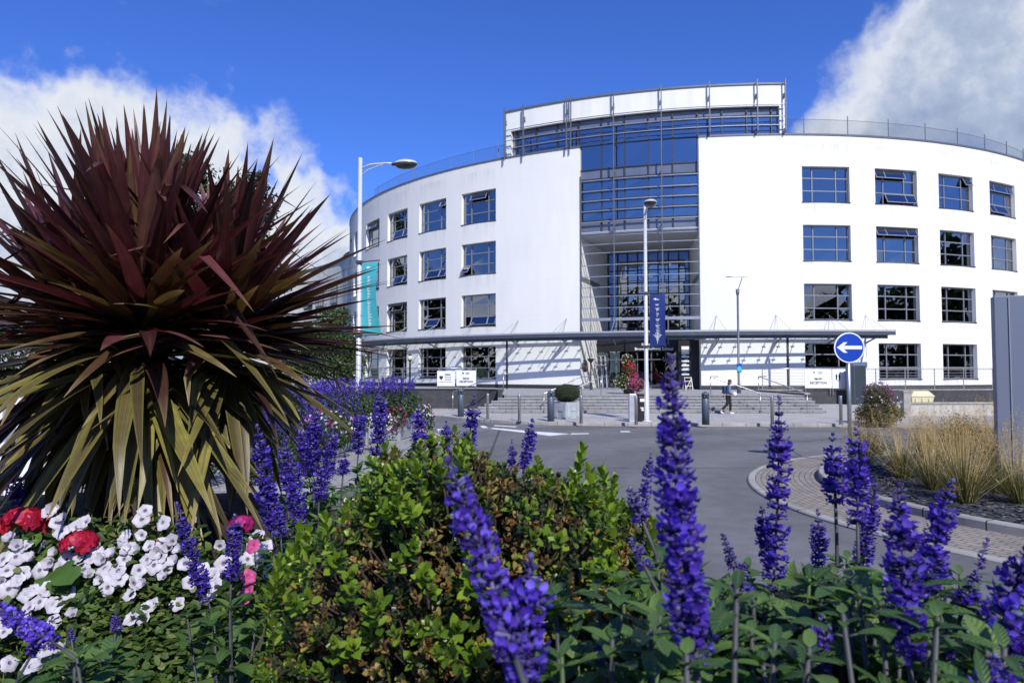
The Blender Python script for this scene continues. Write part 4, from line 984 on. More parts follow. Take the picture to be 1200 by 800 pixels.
for o in [o for o in COL.objects if o.name.startswith('bollard')]: o['group'] = 'slim stainless bollards along the kerb'
g0 = None; news = []
for (px, py), lb in zip([(540, 488), (645.5, 493.4), (827, 497.3)], ['thick slate blue bollard light in front of the left reception sign', 'thick slate blue bollard light touching the concrete planter', 'thick slate blue bollard light between the salvia spike and the walking woman']):
    if g0 is None: g0 = grey(); g0.location = post_at(px, py); g0['label'] = lb; o = g0
    else: o = dup(g0, post_at(px, py), 0, lb)
    o['group'] = 'thick slate blue bollards along the kerb'
# litter bin and grey cabinet
p = post_at(752.2, 493.5)
t = thing('litter_bin', 'black litter bin behind the street lamp in front of the steps', 'bin', p)
mb = MB(); mb.box((0, 0, .5), (.34, .34, 1.0)); bevel(mb.build('body', M['black'], t), .03)
mb = MB(); mb.box((0, 0, 1.08), (.36, .36, .1)); mb.box((-.15, 0, 1.02), (.04, .32, .06)); mb.box((.15, 0, 1.02), (.04, .32, .06)); bevel(mb.build('lid', M['black'], t), .02)
mb = MB(); mb.box((0, -.173, .86), (.2, .006, .12)); mb.box((-.02, -.173, .55), (.13, .006, .05)); mb.box((.0, -.173, .47), (.09, .006, .07)); mb.build('label_plate', M['signwhite'], t)
p = post_at(741.2, 494)
t = thing('service_cabinet', 'narrow pale grey upright cabinet left of the black litter bin', 'cabinet', p)
mb = MB(); mb.box((0, 0, .56), (.28, .26, 1.12)); bevel(mb.build('body', M['postgrey'], t), .02)
mb = MB(); mb.box((0, -.132, .56), (.22, .006, .98)); mb.build('door', M['concrete'], t)
# concrete planter with clipped ball
M['ball'] = leafmat('clipped_box_leaves', [(0, (.012, .025, .008)), (.6, (.03, .055, .016)), (1, (.06, .09, .03))], .5, .15)
p = post_at(664.5, 490.5)
t = thing('concrete_planter', 'square pale grey concrete planter with notched panels beside the steps', 'planter', p, R_(38))
mb = MB(); w = .4; mb.box((0, 0, .36), (2*w, 2*w, .72)); bevel(mb.build('body', M['concrete'], t), .025)
mb = MB()
for r in range(4):
    q = Matrix.Rotation(r*pi/2, 3, 'Z')
    for x0, x1, z0, z1 in ((-.36, -.16, .08, .62), (.16, .36, .08, .62), (-.15, .15, .34, .62)):
        c = q@V(((x0+x1)/2, -w-.012, (z0+z1)/2)); mb.box(c, (x1-x0, .026, z1-z0), rz=r*pi/2)
bevel(mb.build('raised_panel', M['concrete'], t), .008)
mb = MB(); mb.quad((-.38, -.38, .723), (.38, -.38, .723), (.38, .38, .723), (-.38, .38, .723)); mb.build('soil', M['soil'], t)
def leafquad(mb, p, n, L, W, m=0):
    n = n.normalized(); a = n.orthogonal().normalized(); a = Matrix.Rotation(U(0, 6.28), 3, n)@a; b = n.cross(a)
    mb.quad(p-a*L*.5, p+b*W*.5+a*L*.05, p+a*L*.5+n*L*.08, p-b*W*.5+a*L*.05, m)
def rv(): 
    while True:
        q = V((U(-1, 1), U(-1, 1), U(-1, 1)))
        if .05 < q.length < 1: return q.normalized()
mb = MB()
for i in range(6000):
    d = rv(); rr = U(.86, 1.0)+.025*sin(7*d.x)*sin(6*d.z); q = V((d.x*.57*rr, d.y*.57*rr, d.z*.4*rr+.36)); leafquad(mb, q, d+rv()*.8, U(.03, .05), U(.02, .03))
t = thing('clipped_shrub', 'clipped round dark green box ball in the concrete planter', 'shrub', p+V((0, 0, .73))); mb.build('foliage', M['ball'], t)
mb = MB(); mb.ball((0, 0, .36), (.49, .49, .34), 16, 10); mb.build('core', M['bark_dark'] if 'bark_dark' in M else M['soil'], t, True)
# generic petals and leaves
def pm(name, c0, c1, tr=.25): return leafmat(name, [(0, c0), (1, c1)], .5, tr, (1, 1, 1), .3)
M['pinkp'] = pm('pink_petals', (.5, .04, .16), (.62, .13, .32)); M['redp'] = pm('red_petals', (.45, .01, .02), (.62, .03, .06)); M['whitep'] = pm('white_small_petals', (.7, .68, .7), (.82, .8, .82))
M['magp'] = pm('magenta_petals', (.28, .01, .1), (.45, .03, .2)); M['purp'] = pm('dusky_purple_petals', (.16, .05, .12), (.3, .1, .2)); M['yelp'] = pm('cream_petals', (.55, .5, .25), (.75, .7, .5))
M['gl1'] = leafmat('mid_green_leaves', [(0, (.015, .035, .008)), (.5, (.04, .08, .018)), (1, (.09, .14, .035))], .45, .3)
M['gl2'] = leafmat('dry_mixed_leaves', [(0, (.03, .05, .012)), (.5, (.08, .1, .03)), (.8, (.16, .12, .05)), (1, (.1, .06, .03))], .55, .3)
def blobs(name, mat, parent, lst, n, L, W, shell=.55):
    mb = MB(); tot = sum(b[3]*b[4]*b[5] for b in lst)
    for x, y, z, a, b, c in lst:
        for i in range(max(3, int(n*a*b*c/tot))):
            d = rv(); r = U(shell, 1.0)*U(.92, 1.05); leafquad(mb, V((x+d.x*a*r, y+d.y*b*r, z+d.z*c*r)), d+rv()*.9, U(.7, 1.25)*L, U(.7, 1.2)*W)
    return mb.build(name, mat, parent)
p = P(737, 461, 38.6); p.z = TZ
t = thing('flower_tower', 'tall tower of pink, red and white trailing flowers on the terrace at the entrance', 'flower display', p)
mb = MB(); mb.lathe([(.28, 0), (.36, .45), (.34, .46)], n=16); mb.tube([(0, 0, .4), (0, 0, 2.1)], .06, 8); mb.build('pot', M['black'], t, True)
blobs('foliage', M['gl1'], t, [(0, 0, 1.75, .36, .34, .42), (.02, 0, 1.2, .46, .44, .42), (-.3, 0, .65, .5, .44, .45), (.3, -.02, .5, .55, .5, .42)], 3600, .09, .06, .6)
blobs('red_blossom', M['redp'], t, [(.05, -.04, 1.25, .45, .44, .45), (-.02, -.03, 1.65, .36, .34, .35)], 260, .085, .08, .95)
blobs('pink_blossom', M['pinkp'], t, [(.34, -.06, .5, .58, .52, .42), (.2, -.05, .95, .36, .38, .25), (.15, -.03, 1.45, .28, .3, .2)], 720, .085, .08, .95)
blobs('cream_blossom', M['yelp'], t, [(-.34, -.05, .65, .5, .46, .45), (-.06, -.03, 1.8, .36, .34, .4)], 190, .08, .075, .96)
p = post_at(1029, 496.5)
t = thing('flower_tower', 'rounded mound of dusky purple and white flowers behind the blue arrow sign post', 'flower display', p)
mb = MB(); mb.lathe([(.4, 0), (.55, .4), (.5, .42)], n=16); mb.build('pot', M['stone'], t, True)
blobs('foliage', M['gl2'], t, [(0, -.05, .45, .82, .75, .5), (0, 0, 1.05, .6, .55, .5), (-.45, -.1, .35, .5, .6, .38), (.42, -.1, .38, .5, .6, .4), (0, -.4, .3, .6, .35, .34)], 5200, .09, .055, .5)
blobs('purple_blossom', M['purp'], t, [(0, -.02, 1.25, .55, .52, .38), (.35, -.02, 1.0, .35, .4, .35)], 520, .07, .06, .9)
blobs('white_blossom', M['whitep'], t, [(-.15, -.03, .85, .62, .6, .4), (.5, -.03, .75, .4, .45, .35)], 150, .07, .06, .97)
# stone pier and grit bin
p = P(1061.5, 487, 31.5); p.z = PZ
t = thing('stone_pier', 'short square weathered stone pier in front of the cream grit bin', 'pier', p)
mb = MB(); mb.box((0, 0, .55), (.32, .32, 1.1)); bevel(mb.build('shaft', M['stone'], t), .02); mb = MB(); mb.box((0, 0, 1.13), (.38, .38, .07)); bevel(mb.build('cap', M['stone'], t), .02)
p = P(1077, 472, 42.6); p.z = PZ
t = thing('grit_bin', 'cream plastic grit bin with a domed lid against the brick terrace wall', 'grit bin', p)
mb = MB(); 
def frus(mb, w0, d0, w1, d1, z0, z1):
    a = [(-w0, -d0, z0), (w0, -d0, z0), (w0, d0, z0), (-w0, d0, z0)]; b = [(-w1, -d1, z1), (w1, -d1, z1), (w1, d1, z1), (-w1, d1, z1)]
    mb.raw(a+b, [(3, 2, 1, 0), (4, 5, 6, 7), (0, 1, 5, 4), (1, 2, 6, 5), (2, 3, 7, 6), (3, 0, 4, 7)])
frus(mb, .6, .35, .68, .42, 0, .5); 
for x in (-.4, 0, .4): mb.box((x, -.41, .25), (.12, .08, .4))
bevel(mb.build('body', M['cream'], t), .03)
mb = MB(); frus(mb, .72, .46, .7, .44, .505, .58); frus(mb, .69, .43, .45, .28, .58, .86); bevel(mb.build('lid', M['cream'], t), .03)
mb = MB(); a, b, c2, d2 = (17.35, 32.25), (30, 32.6), (30, 32.95), (17.35, 32.6)
wz = .66
for p_, q_ in ((a, b), (b, c2), (c2, d2), (d2, a)): mb.quad((*p_, PZ-.02), (*q_, PZ-.02), (*q_, wz), (*p_, wz))
mb.prism([(a[0]-.04, a[1]-.04), (b[0]+.04, b[1]-.04), (c2[0]+.04, c2[1]+.04), (d2[0]-.04, d2[1]+.04)], wz, wz+.07, 1)
M['palewall'] = brickmat('pale_stone_wall', (.5, .48, .44), (.44, .425, .39), (.3, .29, .27), 1.2, .6, .012, rot=(pi/2, 0, 0), bump=.15, var=.15)
tag(mb.build('garden_wall', [M['palewall'], M['stone']]), 'low pale stone wall right of the stone pier behind the grasses', 'wall')
# black flared post and wall basket in the entrance recess, A-frame board
p = P(692.5, 456.5, 47.2); p.z = TZ
t = thing('flared_post', 'black post with a flared top and two small shelves at the left of the entrance', 'post', p)
mb = MB(); mb.lathe([(.17, 0), (.15, .03), (.045, .06), (.04, 1.75), (.1, 1.85), (.26, 2.05), (.25, 2.07)], n=14); mb.build('stem', M['black'], t, True)
mb = MB(); mb.box((0, 0, .42), (.34, .2, .05)); mb.box((0, 0, 1.02), (.3, .2, .05)); mb.build('shelf', M['black'], t)
p = P(685.5, 428, 47.4)
t = thing('hanging_basket', 'dark hanging basket of blue and red flowers left of the black flared post', 'basket', p)
mb = MB(); mb.lathe([(.02, -.45), (.14, -.38), (.2, -.15), (.19, -.14)], n=12); mb.build('basket', M['black'], t, True)
blobs('foliage', M['gl1'], t, [(0, 0, 0, .22, .22, .42)], 300, .1, .07); blobs('blossom', M['navyp'] if 'navyp' in M else M['purp'], t, [(0, -.02, -.15, .22, .22, .3)], 80, .09, .08, .95)
mb = MB(); mb.tube([(0, 0, .2), (.1, .5, .95)], .015, 6); mb.build('bracket', M['black'], t)
p = P(806, 457.5, 45.5); p.z = TZ
t = thing('a_frame_board', 'pale timber A-frame board on the terrace at the right of the doors', 'board', p, R_(12))
mb = MB()
for s in (-1, 1):
    mb.bar((s*.3, -.3, 0), (s*.3, 0, 1.0), .06, .05); mb.bar((s*.3, .3, 0), (s*.3, .02, 1.0), .06, .05)
mb.bar((-.3, -.02, .97), (.3, -.02, .97), .06); mb.bar((-.3, -.2, .35), (.3, -.2, .35), .06); mb.bar((-.3, -.09, .7), (.3, -.09, .7), .05); mb.bar((-.3, -.28, .08), (.3, -.02, .9), .05); mb.build('frame', pmat('pale_timber', (.6, .57, .48), .7), t); t.scale = (.8, .8, .85)
# ---------------------------------------------------------------- the walking woman
def skinobj(name, verts, edges, mat, parent, sub=2, root=0):
    me = bpy.data.meshes.new(name); me.from_pydata([v[:3] for v in verts], edges, []); me.materials.append(mat)
    o = bpy.data.objects.new(name, me); COL.objects.link(o); o.parent = parent
    md = o.modifiers.new('skin', 'SKIN'); md.use_smooth_shade = True
    sk = me.skin_vertices[0].data
    for i, v in enumerate(verts):
        r = v[3] if isinstance(v[3], tuple) else (v[3], v[3]); sk[i].radius = r; sk[i].use_root = (i == root)
    s = o.modifiers.new('smooth', 'SUBSURF'); s.levels = sub; s.render_levels = sub
    return o
M['skin'] = pmat('skin', (.5, .28, .2), .5, 0, .08, 10); M['hair'] = pmat('brown_hair', (.07, .03, .018), .55, 0, .3, 30); M['denim'] = pmat('blue_denim_jacket', (.1, .19, .36), .85, 0, .25, 14); M['blackcloth'] = pmat('black_trousers', (.012, .012, .015), .85, 0, .3, 10); M['shoe'] = pmat('white_trainers', (.7, .7, .7), .6); M['navycl'] = pmat('navy_backpack', (.02, .03, .07), .8)
wp = post_at(853.5, 485.2)
wom = thing('person', 'woman in a blue denim jacket and black trousers walking past the steps', 'person', wp)
wom.scale = (.98,)*3
# x forward (walking to the right), y to her left, z up
body = [(0, 0, .9, (.12, .15)), (0, 0, 1.1, (.1, .13)), (.03, 0, 1.28, (.11, .16)), (.05, 0, 1.39, (.055, .055)), (.08, 0, 1.46, (.05, .05)),
        (.02, .08, .86, .085), (.14, .085, .48, .062), (.12, .085, .1, .04), (.2, .085, .05, .038), (.3, .085, .03, .03),      # front leg
        (-.02, -.08, .86, .085), (-.08, -.085, .47, .06), (-.36, -.085, .2, .04), (-.36, -.085, .1, .036), (-.27, -.085, .04, .028),  # rear leg, heel up
        (.03, .17, 1.33, .052), (-.03, .21, 1.07, .042), (.19, .12, .95, .03), (.25, .08, .955, .026),
        (.04, -.17, 1.33, .052), (-.01, -.2, 1.07, .042), (.2, -.1, .96, .03), (.26, -.06, .965, .026)]
be = [(0, 1), (1, 2), (2, 3), (3, 4), (0, 5), (5, 6), (6, 7), (7, 8), (8, 9), (0, 10), (10, 11), (11, 12), (12, 13), (13, 14), (2, 15), (15, 16), (16, 17), (17, 18), (2, 19), (19, 20), (20, 21), (21, 22)]
for pi_, sg in ((18, 1), (22, -1)):
    bx, by, bz, _ = body[pi_]
    for k in range(4):
        i = len(body); off = (k-1.5)*.018
        body += [(bx+.04, by+off*.6, bz+off, .0085), (bx+.072-abs(off)*.4, by+off*.5-sg*.012, bz+off*1.05, .008), (bx+.09-abs(off)*.5, by+off*.4-sg*.03, bz+off, .007)]
        be += [(pi_, i), (i, i+1), (i+1, i+2)]
    i = len(body); body += [(bx+.015, by-sg*.03, bz+.035, .01), (bx+.045, by-sg*.045, bz+.05, .0085)]; be += [(pi_, i), (i, i+1)]
skinobj('body', body, be, M['skin'], wom)
mb = MB(); hc = V((.11, 0, 1.55))
vs = []; n = 16; k = 12
for i in range(k+1):
    ph = pi*i/k
    for j in range(n):
        a = 2*pi*j/n; x, y, z = sin(ph)*cos(a), sin(ph)*sin(a), -cos(ph)
        q = V((.092*x, .072*y*(1-.2*(z < 0)*-z), .115*z))
        if x > .75 and abs(y) < .3 and -.35 < z < .1: q.x += .022*(1-abs(y)/.3)    # nose
        if z < -.6: q.x += .012
        vs.append(hc+Matrix.Rotation(.32, 3, 'Y')@q)
mb.raw(vs, [(i*n+j, i*n+(j+1) % n, (i+1)*n+(j+1) % n, (i+1)*n+j) for i in range(k) for j in range(n)])
for s in (-1, 1): mb.ball(hc+V((-.005, s*.072, -.005)), (.02, .01, .03), 8, 6)
hd = mb.build('head', M['skin'], wom, True)
mb = MB()
for s in (-1, 1): mb.ball(hc+Matrix.Rotation(.32, 3, 'Y')@V((.08, s*.03, .005)), (.012, .014, .008), 8, 6)
mb.ball(hc+Matrix.Rotation(.32, 3, 'Y')@V((.083, 0, -.062)), (.01, .024, .006), 8, 6); mb.build('face_features', M['hair'], hd, True)
mb = MB(); mb.ball(hc+V((-.025, 0, .03)), (.1, .086, .105), 14, 10, jit=.02); mb.ball(hc+V((-.075, 0, -.1)), (.05, .075, .14), 12, 8, jit=.03); mb.build('hair', M['hair'], wom, True)
jk = [(-.005, 0, .93, (.125, .165)), (-.005, 0, 1.1, (.125, .16)), (.025, 0, 1.28, (.125, .175)), (.045, 0, 1.375, (.075, .08)), (.03, .17, 1.33, .068), (-.035, .215, 1.07, .056), (.15, .135, .965, .042), (.04, -.17, 1.33, .068), (-.015, -.205, 1.07, .056), (.16, -.115, .975, .042)]
skinobj('jacket', jk, [(0, 1), (1, 2), (2, 3), (2, 4), (4, 5), (5, 6), (2, 7), (7, 8), (8, 9)], M['denim'], wom)
tr_ = [(0, 0, .93, (.128, .16)), (.02, .08, .82, .1), (.14, .085, .48, .075), (.12, .085, .13, .058), (-.02, -.08, .82, .1), (-.08, -.085, .47, .074), (-.345, -.085, .215, .056)]
skinobj('trousers', tr_, [(0, 1), (1, 2), (2, 3), (0, 4), (4, 5), (5, 6)], M['blackcloth'], wom)
skinobj('shoe', [(.09, .085, .05, .05), (.2, .085, .045, .05), (.31, .085, .035, .04)], [(0, 1), (1, 2)], M['shoe'], wom)
skinobj('shoe', [(-.4, -.085, .16, .048), (-.33, -.085, .08, .05), (-.25, -.085, .035, .04)], [(0, 1), (1, 2)], M['shoe'], wom)
mb = MB(); mb.box((-.19, 0, 1.17), (.14, .26, .38)); bevel(mb.build('backpack', M['navycl'], wom), .05, 3)
q = thing('paper_bag', 'crumpled white paper held in the hands of the walking woman', 'paper', wp+V((.31, 0, .93)))
mb = MB(); mb.ball((0, 0, .02), (.11, .1, .1), 8, 6, jit=.2); mb.build('paper', M['signwhite'], q)
# ---------------------------------------------------------------- trees
M['treedk'] = leafmat('dark_tree_leaves', [(0, (.012, .02, .008)), (.6, (.035, .05, .016)), (1, (.075, .095, .03))], .5, .25)
M['treelt'] = leafmat('light_tree_leaves', [(0, (.02, .045, .008)), (.6, (.055, .1, .018)), (1, (.11, .16, .03))], .45, .35)
def crown(blist, n, L, W, mat, parent, clump=7, shell=.45):
    mb = MB(); tot = sum(b[3]*b[4]*b[5] for b in blist)
    for x, y, z, a, b, c in blist:
        for i in range(max(4, int(n*a*b*c/tot/clump))):
            d = rv(); r = U(shell, 1.0)*U(.85, 1.1); cc = V((x+d.x*a*r, y+d.y*b*r, z+d.z*c*r))
            for k in range(clump): leafquad(mb, cc+rv()*L*U(.3, 1.6), d+rv()*.9+V((0, 0, .3)), L*U(.6, 1.2), W*U(.6, 1.2))
    return mb.build('crown', mat, parent)
def tree(label, loc, blist, th, tr, n, L, W, mat, group=None, clump=7, limbs=True):
    t = thing('tree', label, 'tree', loc, group=group); mb = MB()
    top = max(b[2] for b in blist)
    mb.tube([(0, 0, 0), (U(-.1, .1), U(-.1, .1), th*.5), (U(-.2, .2), 0, th), (blist[0][0]*.5, 0, top)], [tr, tr*.8, tr*.65, tr*.2], 9)
    if limbs:
        for b in blist: mb.tube([(0, 0, th*U(.7, 1.0)), (b[0]*.5, b[1]*.5, (th+b[2])/2), (b[0], b[1], b[2])], [tr*.4, tr*.25, tr*.08], 6)
    mb.build('trunk', M['bark'], t); crown(blist, n, L, W, mat, t, clump); return t
def tb(px, py, r, Y, c, k=.85):   # crown lobe given where it stands in the distance
    q = P(px, py, Y)-V(c); rr = r/F*Y; return (q.x, q.y+U(-.4, .4)*rr, q.z, rr, rr, rr*k)
tc_ = (P(262, 436, 70).x, 70, 0)
tree('tall dark evergreen tree rising behind the cordyline', tc_, [tb(*a, 70, tc_) for a in ((258, 240, 36), (225, 205, 28), (300, 222, 22), (205, 240, 30), (296, 258, 28), (270, 290, 42), (215, 300, 42), (240, 350, 46), (180, 330, 36), (305, 330, 34), (285, 370, 36), (212, 196, 18), (312, 240, 14))], 9, .45, 26000, .5, .32, M['treedk'])
tc_ = (P(398, 436, 33).x, 33, 0)
tree('small light green tree left of the lamp post with the turquoise banner', tc_, [tb(*a, 33, tc_) for a in ((392, 372, 20), (380, 395, 24), (402, 405, 24), (375, 425, 24), (405, 432, 22), (420, 425, 12), (362, 405, 20), (352, 430, 22))], 1.2, .1, 9000, .17, .11, M['treelt'])
tc_ = (P(15, 436, 34).x, 34, 0)
tree('leafy green tree at the far left behind the white fence', tc_, [tb(*a, 34, tc_) for a in ((10, 385, 30), (45, 395, 26), (-30, 380, 40), (70, 410, 24), (20, 420, 36), (90, 425, 24), (-40, 420, 40), (130, 425, 30), (170, 430, 24))], 1.6, .16, 9000, .2, .13, M['treedk'])
# unseen trees behind the viewer and at the sides, added to darken window reflections
mb = MB()
for i in range(74):
    a = R_(-118+236*i/57); rr = U(66, 80); X = rr*sin(a)*1.15; Y = 8-rr*cos(a); hh = U(14, 21)
    if i >= 58: X = -90+U(-5, 5); Y = 46+(i-58)*4.3; hh = U(15, 23)
    for k in range(5):
        c = V((X+U(-2.4, 2.4), Y+U(-2, 2), hh*(.12+.19*k)))
        for q in range(90): d = rv(); leafquad(mb, c+V((d.x*4, d.y*4, d.z*hh*.22))*U(.4, 1), d+rv(), 1.9, 1.4)
    mb.tube([(X, Y, 0), (X, Y, hh*.7)], [.35, .15], 6)
tag(mb.build('reflection_tree_belt', M['treedk']), 'unseen belt of dark trees behind the viewer, added for the window reflections', None, None, 'stuff')
# ---------------------------------------------------------------- grasses on the roundabout
M['blade'] = leafmat('grass_blades', [(0, (.06, .085, .03)), (.5, (.12, .14, .05)), (.8, (.27, .23, .1)), (1, (.36, .29, .13))], .55, .35)
M['straw'] = leafmat('straw_stalks', [(0, (.46, .36, .17)), (1, (.7, .58, .33))], .6, .2)
M['seed'] = leafmat('golden_seed_heads', [(0, (.5, .31, .1)), (1, (.72, .5, .22))], .6, .35)
def blade(mb, b, d, L, w, droop, n=5, tw=None):
    d = d.normalized(); h = V((d.x, d.y, 0)); h = h.normalized() if h.length > .01 else V((1, 0, 0)); side = V((0, 0, 1)).cross(h)
    if tw: side = (side+h*tw).normalized()
    p = V(b); pts = []
    for i in range(n+1):
        t = i/n; ww = w*(1-t**1.6)*.5+.0004; pts.append((p-side*ww, p+side*ww)); dd = (d-V((0, 0, 1))*droop*t*t*1.5+h*droop*.4*t).normalized(); p = p+dd*L/n
    for i in range(n): mb.quad(pts[i][0], pts[i][1], pts[i+1][1], pts[i+1][0])
    return p
def grass(px, py, s, label, ns=70, nb=650, dry=1.0):
    ns = int(ns*1.7)
    g = G(px, py, .15); t = thing('ornamental_grass', label, 'grass clump', (g.x, g.y, .15)); mb = MB(); st = MB(); sd = MB()
    for i in range(nb):
        a = U(0, 6.283); tl = abs(random.gauss(0, .42)); r = .13*s*sqrt(rnd())
        blade(mb, (r*cos(a), r*sin(a), 0), V((sin(tl)*cos(a+U(-.5, .5)), sin(tl)*sin(a+U(-.5, .5)), cos(tl))), U(.4, .85)*s, .006*s, U(.3, 1.1), 5, U(-1, 1))
    for i in range(ns):
        a = U(0, 6.283); tl = abs(random.gauss(.28, .42)); r = .13*s*rnd(); e = blade(st, (r*cos(a), r*sin(a), 0), V((sin(tl)*cos(a), sin(tl)*sin(a), cos(tl))), U(.8, 1.35)*s, .0105*s, .12, 5, U(-1, 1))
        if rnd() < dry*.8:
            ax = V((sin(tl)*cos(a), sin(tl)*sin(a), cos(tl)))
            for k in range(46):
                f = rnd(); q = e-ax*.38*s*f; out = V((U(-1, 1), U(-1, 1), U(-.5, .6)))*.13*s*(.25+f*.8)*rnd()
                leafquad(sd, q+out, rv(), .02*s*U(.7, 1.3), .007*s)
                if k % 4 == 0: st.bar(q, q+out, .0012)
    mb.build('blades', M['blade'], t); st.build('stalks', M['straw'], t); sd.build('seed_heads', M['seed'], t); return t
grass(1130, 588, 1.0, 'largest clump of golden feathery grass near the raised kerb of the roundabout', 90, 1000)
grass(1058, 560, .88, 'golden feathery grass clump behind and left of the largest grass clump', 80, 800)
grass(1085, 538, .85, 'pale dry feathery grass clump in the middle of the roundabout bed', 80, 600)
grass(1168, 556, .95, 'golden feathery grass clump in front of the grey totem', 80, 700)
grass(1197, 590, .9, 'brownish grass clump cut by the right edge', 60, 700)
grass(1012, 548, .75, 'straw coloured feathery grass clump nearest the blue arrow sign', 60, 500)
grass(1118, 548, .88, 'tall straw coloured grass clump behind the largest grass clump', 80, 500)
grass(1093, 573, .88, 'golden grass clump just left of the largest clump, close to the kerb', 70, 700)
grass(1192, 548, 1.0, 'straw coloured grass clump right at the foot of the grey totem', 70, 500)
grass(1172, 577, .88, 'greenish grass clump between the largest clump and the right edge', 60, 700)
M['conif'] = leafmat('conifer_needles', [(0, (.02, .035, .01)), (.7, (.06, .075, .02)), (1, (.13, .13, .045))], .6, .2)
for px, py, s, lb in ((1128, 540, 1.0, 'spiky dark green shrub behind the grasses on the roundabout'), (1018, 540, .7, 'low spreading green shrub at the foot of the blue arrow sign')):
    g = G(px, py, .15); t = thing('shrub', lb, 'shrub', (g.x, g.y, .15)); mb = MB()
    for i in range(520):
        a = U(0, 6.283); tl = U(.1, 1.25); b = V((U(-.2, .2), U(-.2, .2), U(0, .2)))*s; d = V((sin(tl)*cos(a), sin(tl)*sin(a), cos(tl))); L = U(.5, 1.05)*s
        for k in range(9):
            f = .3+.7*k/9; leafquad(mb, b+d*L*f+rv()*.02, d.cross(rv()), .075*s, .018*s)
    mb.build('foliage', M['conif'], t)
# ---------------------------------------------------------------- flower materials
M['corolla'] = leafmat('violet_blue_corolla', [(0, (.06, .024, .3)), (.5, (.11, .05, .52)), (.85, (.19, .12, .76)), (1, (.3, .22, .88))], .5, .3, (1.1, .9, 1.2), .35)
M['calyx'] = leafmat('purple_grey_calyx', [(0, (.035, .022, .12)), (.6, (.075, .055, .23)), (1, (.17, .17, .33))], .7, .15, (1, 1, 1), .2)
M['spent'] = leafmat('faded_lavender_calyx', [(0, (.1, .09, .14)), (.6, (.2, .19, .27)), (1, (.3, .29, .36))], .8, .2, (1, 1, 1), .2)
M['sleaf'] = leafmat('salvia_leaves', [(0, (.026, .065, .018)), (.5, (.055, .125, .028)), (.85, (.105, .19, .042)), (1, (.15, .23, .055))], .5, .3, (1.2, 1.5, .5), .5, mid=(.1, .17, .06), veins=.28)
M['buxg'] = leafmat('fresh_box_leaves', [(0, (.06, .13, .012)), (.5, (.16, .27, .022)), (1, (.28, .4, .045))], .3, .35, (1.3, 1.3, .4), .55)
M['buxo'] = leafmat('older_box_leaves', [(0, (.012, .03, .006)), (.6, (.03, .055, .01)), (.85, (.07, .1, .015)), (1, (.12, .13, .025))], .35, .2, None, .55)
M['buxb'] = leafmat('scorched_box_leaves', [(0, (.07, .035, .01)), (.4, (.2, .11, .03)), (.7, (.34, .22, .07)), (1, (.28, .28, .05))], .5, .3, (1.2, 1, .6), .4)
M['petal'] = leafmat('white_petunia_petals', [(0, (.5, .49, .56)), (.5, (.62, .61, .66)), (1, (.55, .46, .64))], .6, .25, (1, 1, 1), .25, along=None, mid=(.05, .01, .06))
M['geran'] = leafmat('red_geranium_petals', [(0, (.36, .004, .02)), (.6, (.5, .012, .045)), (1, (.52, .03, .13))], .45, .3, (1.1, .8, .8), .4)
M['geranleaf'] = leafmat('geranium_leaves', [(0, (.04, .1, .015)), (1, (.09, .18, .03))], .55, .3)
M['pleaf'] = leafmat('petunia_leaves', [(0, (.02, .045, .01)), (.45, (.06, .11, .02)), (.8, (.11, .17, .035)), (1, (.2, .22, .08))], .5, .3)
def leaf(mb, b, d, n, L, W, droop=.2, fold=.25, segs=4, prof=None, m=0, wav=0):
    d = V(d).normalized(); n = V(n); n = (n-d*n.dot(d)); n = n.normalized() if n.length > .01 else d.orthogonal().normalized(); s = d.cross(n).normalized()
    p = V(b); rows = []
    for i in range(segs+1):
        t = i/segs; w = W*.5*(prof(t) if prof else sin(pi*min(1, t*.94+.06))**.75*(1-.35*t)*1.35); w = max(w, W*.015)
        ww = wav*sin(9*t+L*300)*W
        rows.append((p-s*w+n*(fold*w+ww), p, p+s*w+n*(fold*w-ww), t)); d2 = (d-n*droop*(t+.5/segs)*2.0/segs*segs*.5).normalized()
        p = p+d2*L/segs
    for i in range(segs):
        a, b_ = rows[i], rows[i+1]; ta, tb_ = a[3], b_[3]
        at0 = [(ta, 0, 0, 1), (ta, 1, 0, 1), (tb_, 1, 0, 1), (tb_, 0, 0, 1)]
        n0 = len(mb.v)
        if i == 0:
            mb.v += [tuple(a[0]), tuple(a[1]), tuple(a[2])]; mb.a += [(ta, .02, 0, 1), (ta, 1, 0, 1), (ta, .02, 0, 1)]; base = n0
        else: base = prev
        k = len(mb.v); mb.v += [tuple(b_[0]), tuple(b_[1]), tuple(b_[2])]; mb.a += [(tb_, .02, 0, 1), (tb_, 1, 0, 1), (tb_, .02, 0, 1)]
        mb.f += [(base, base+1, k+1, k), (base+1, base+2, k+2, k+1)]; mb.mi += [m, m]; prev = k
def ring_dirs(ax):
    u = ax.orthogonal().normalized(); return u, ax.cross(u)
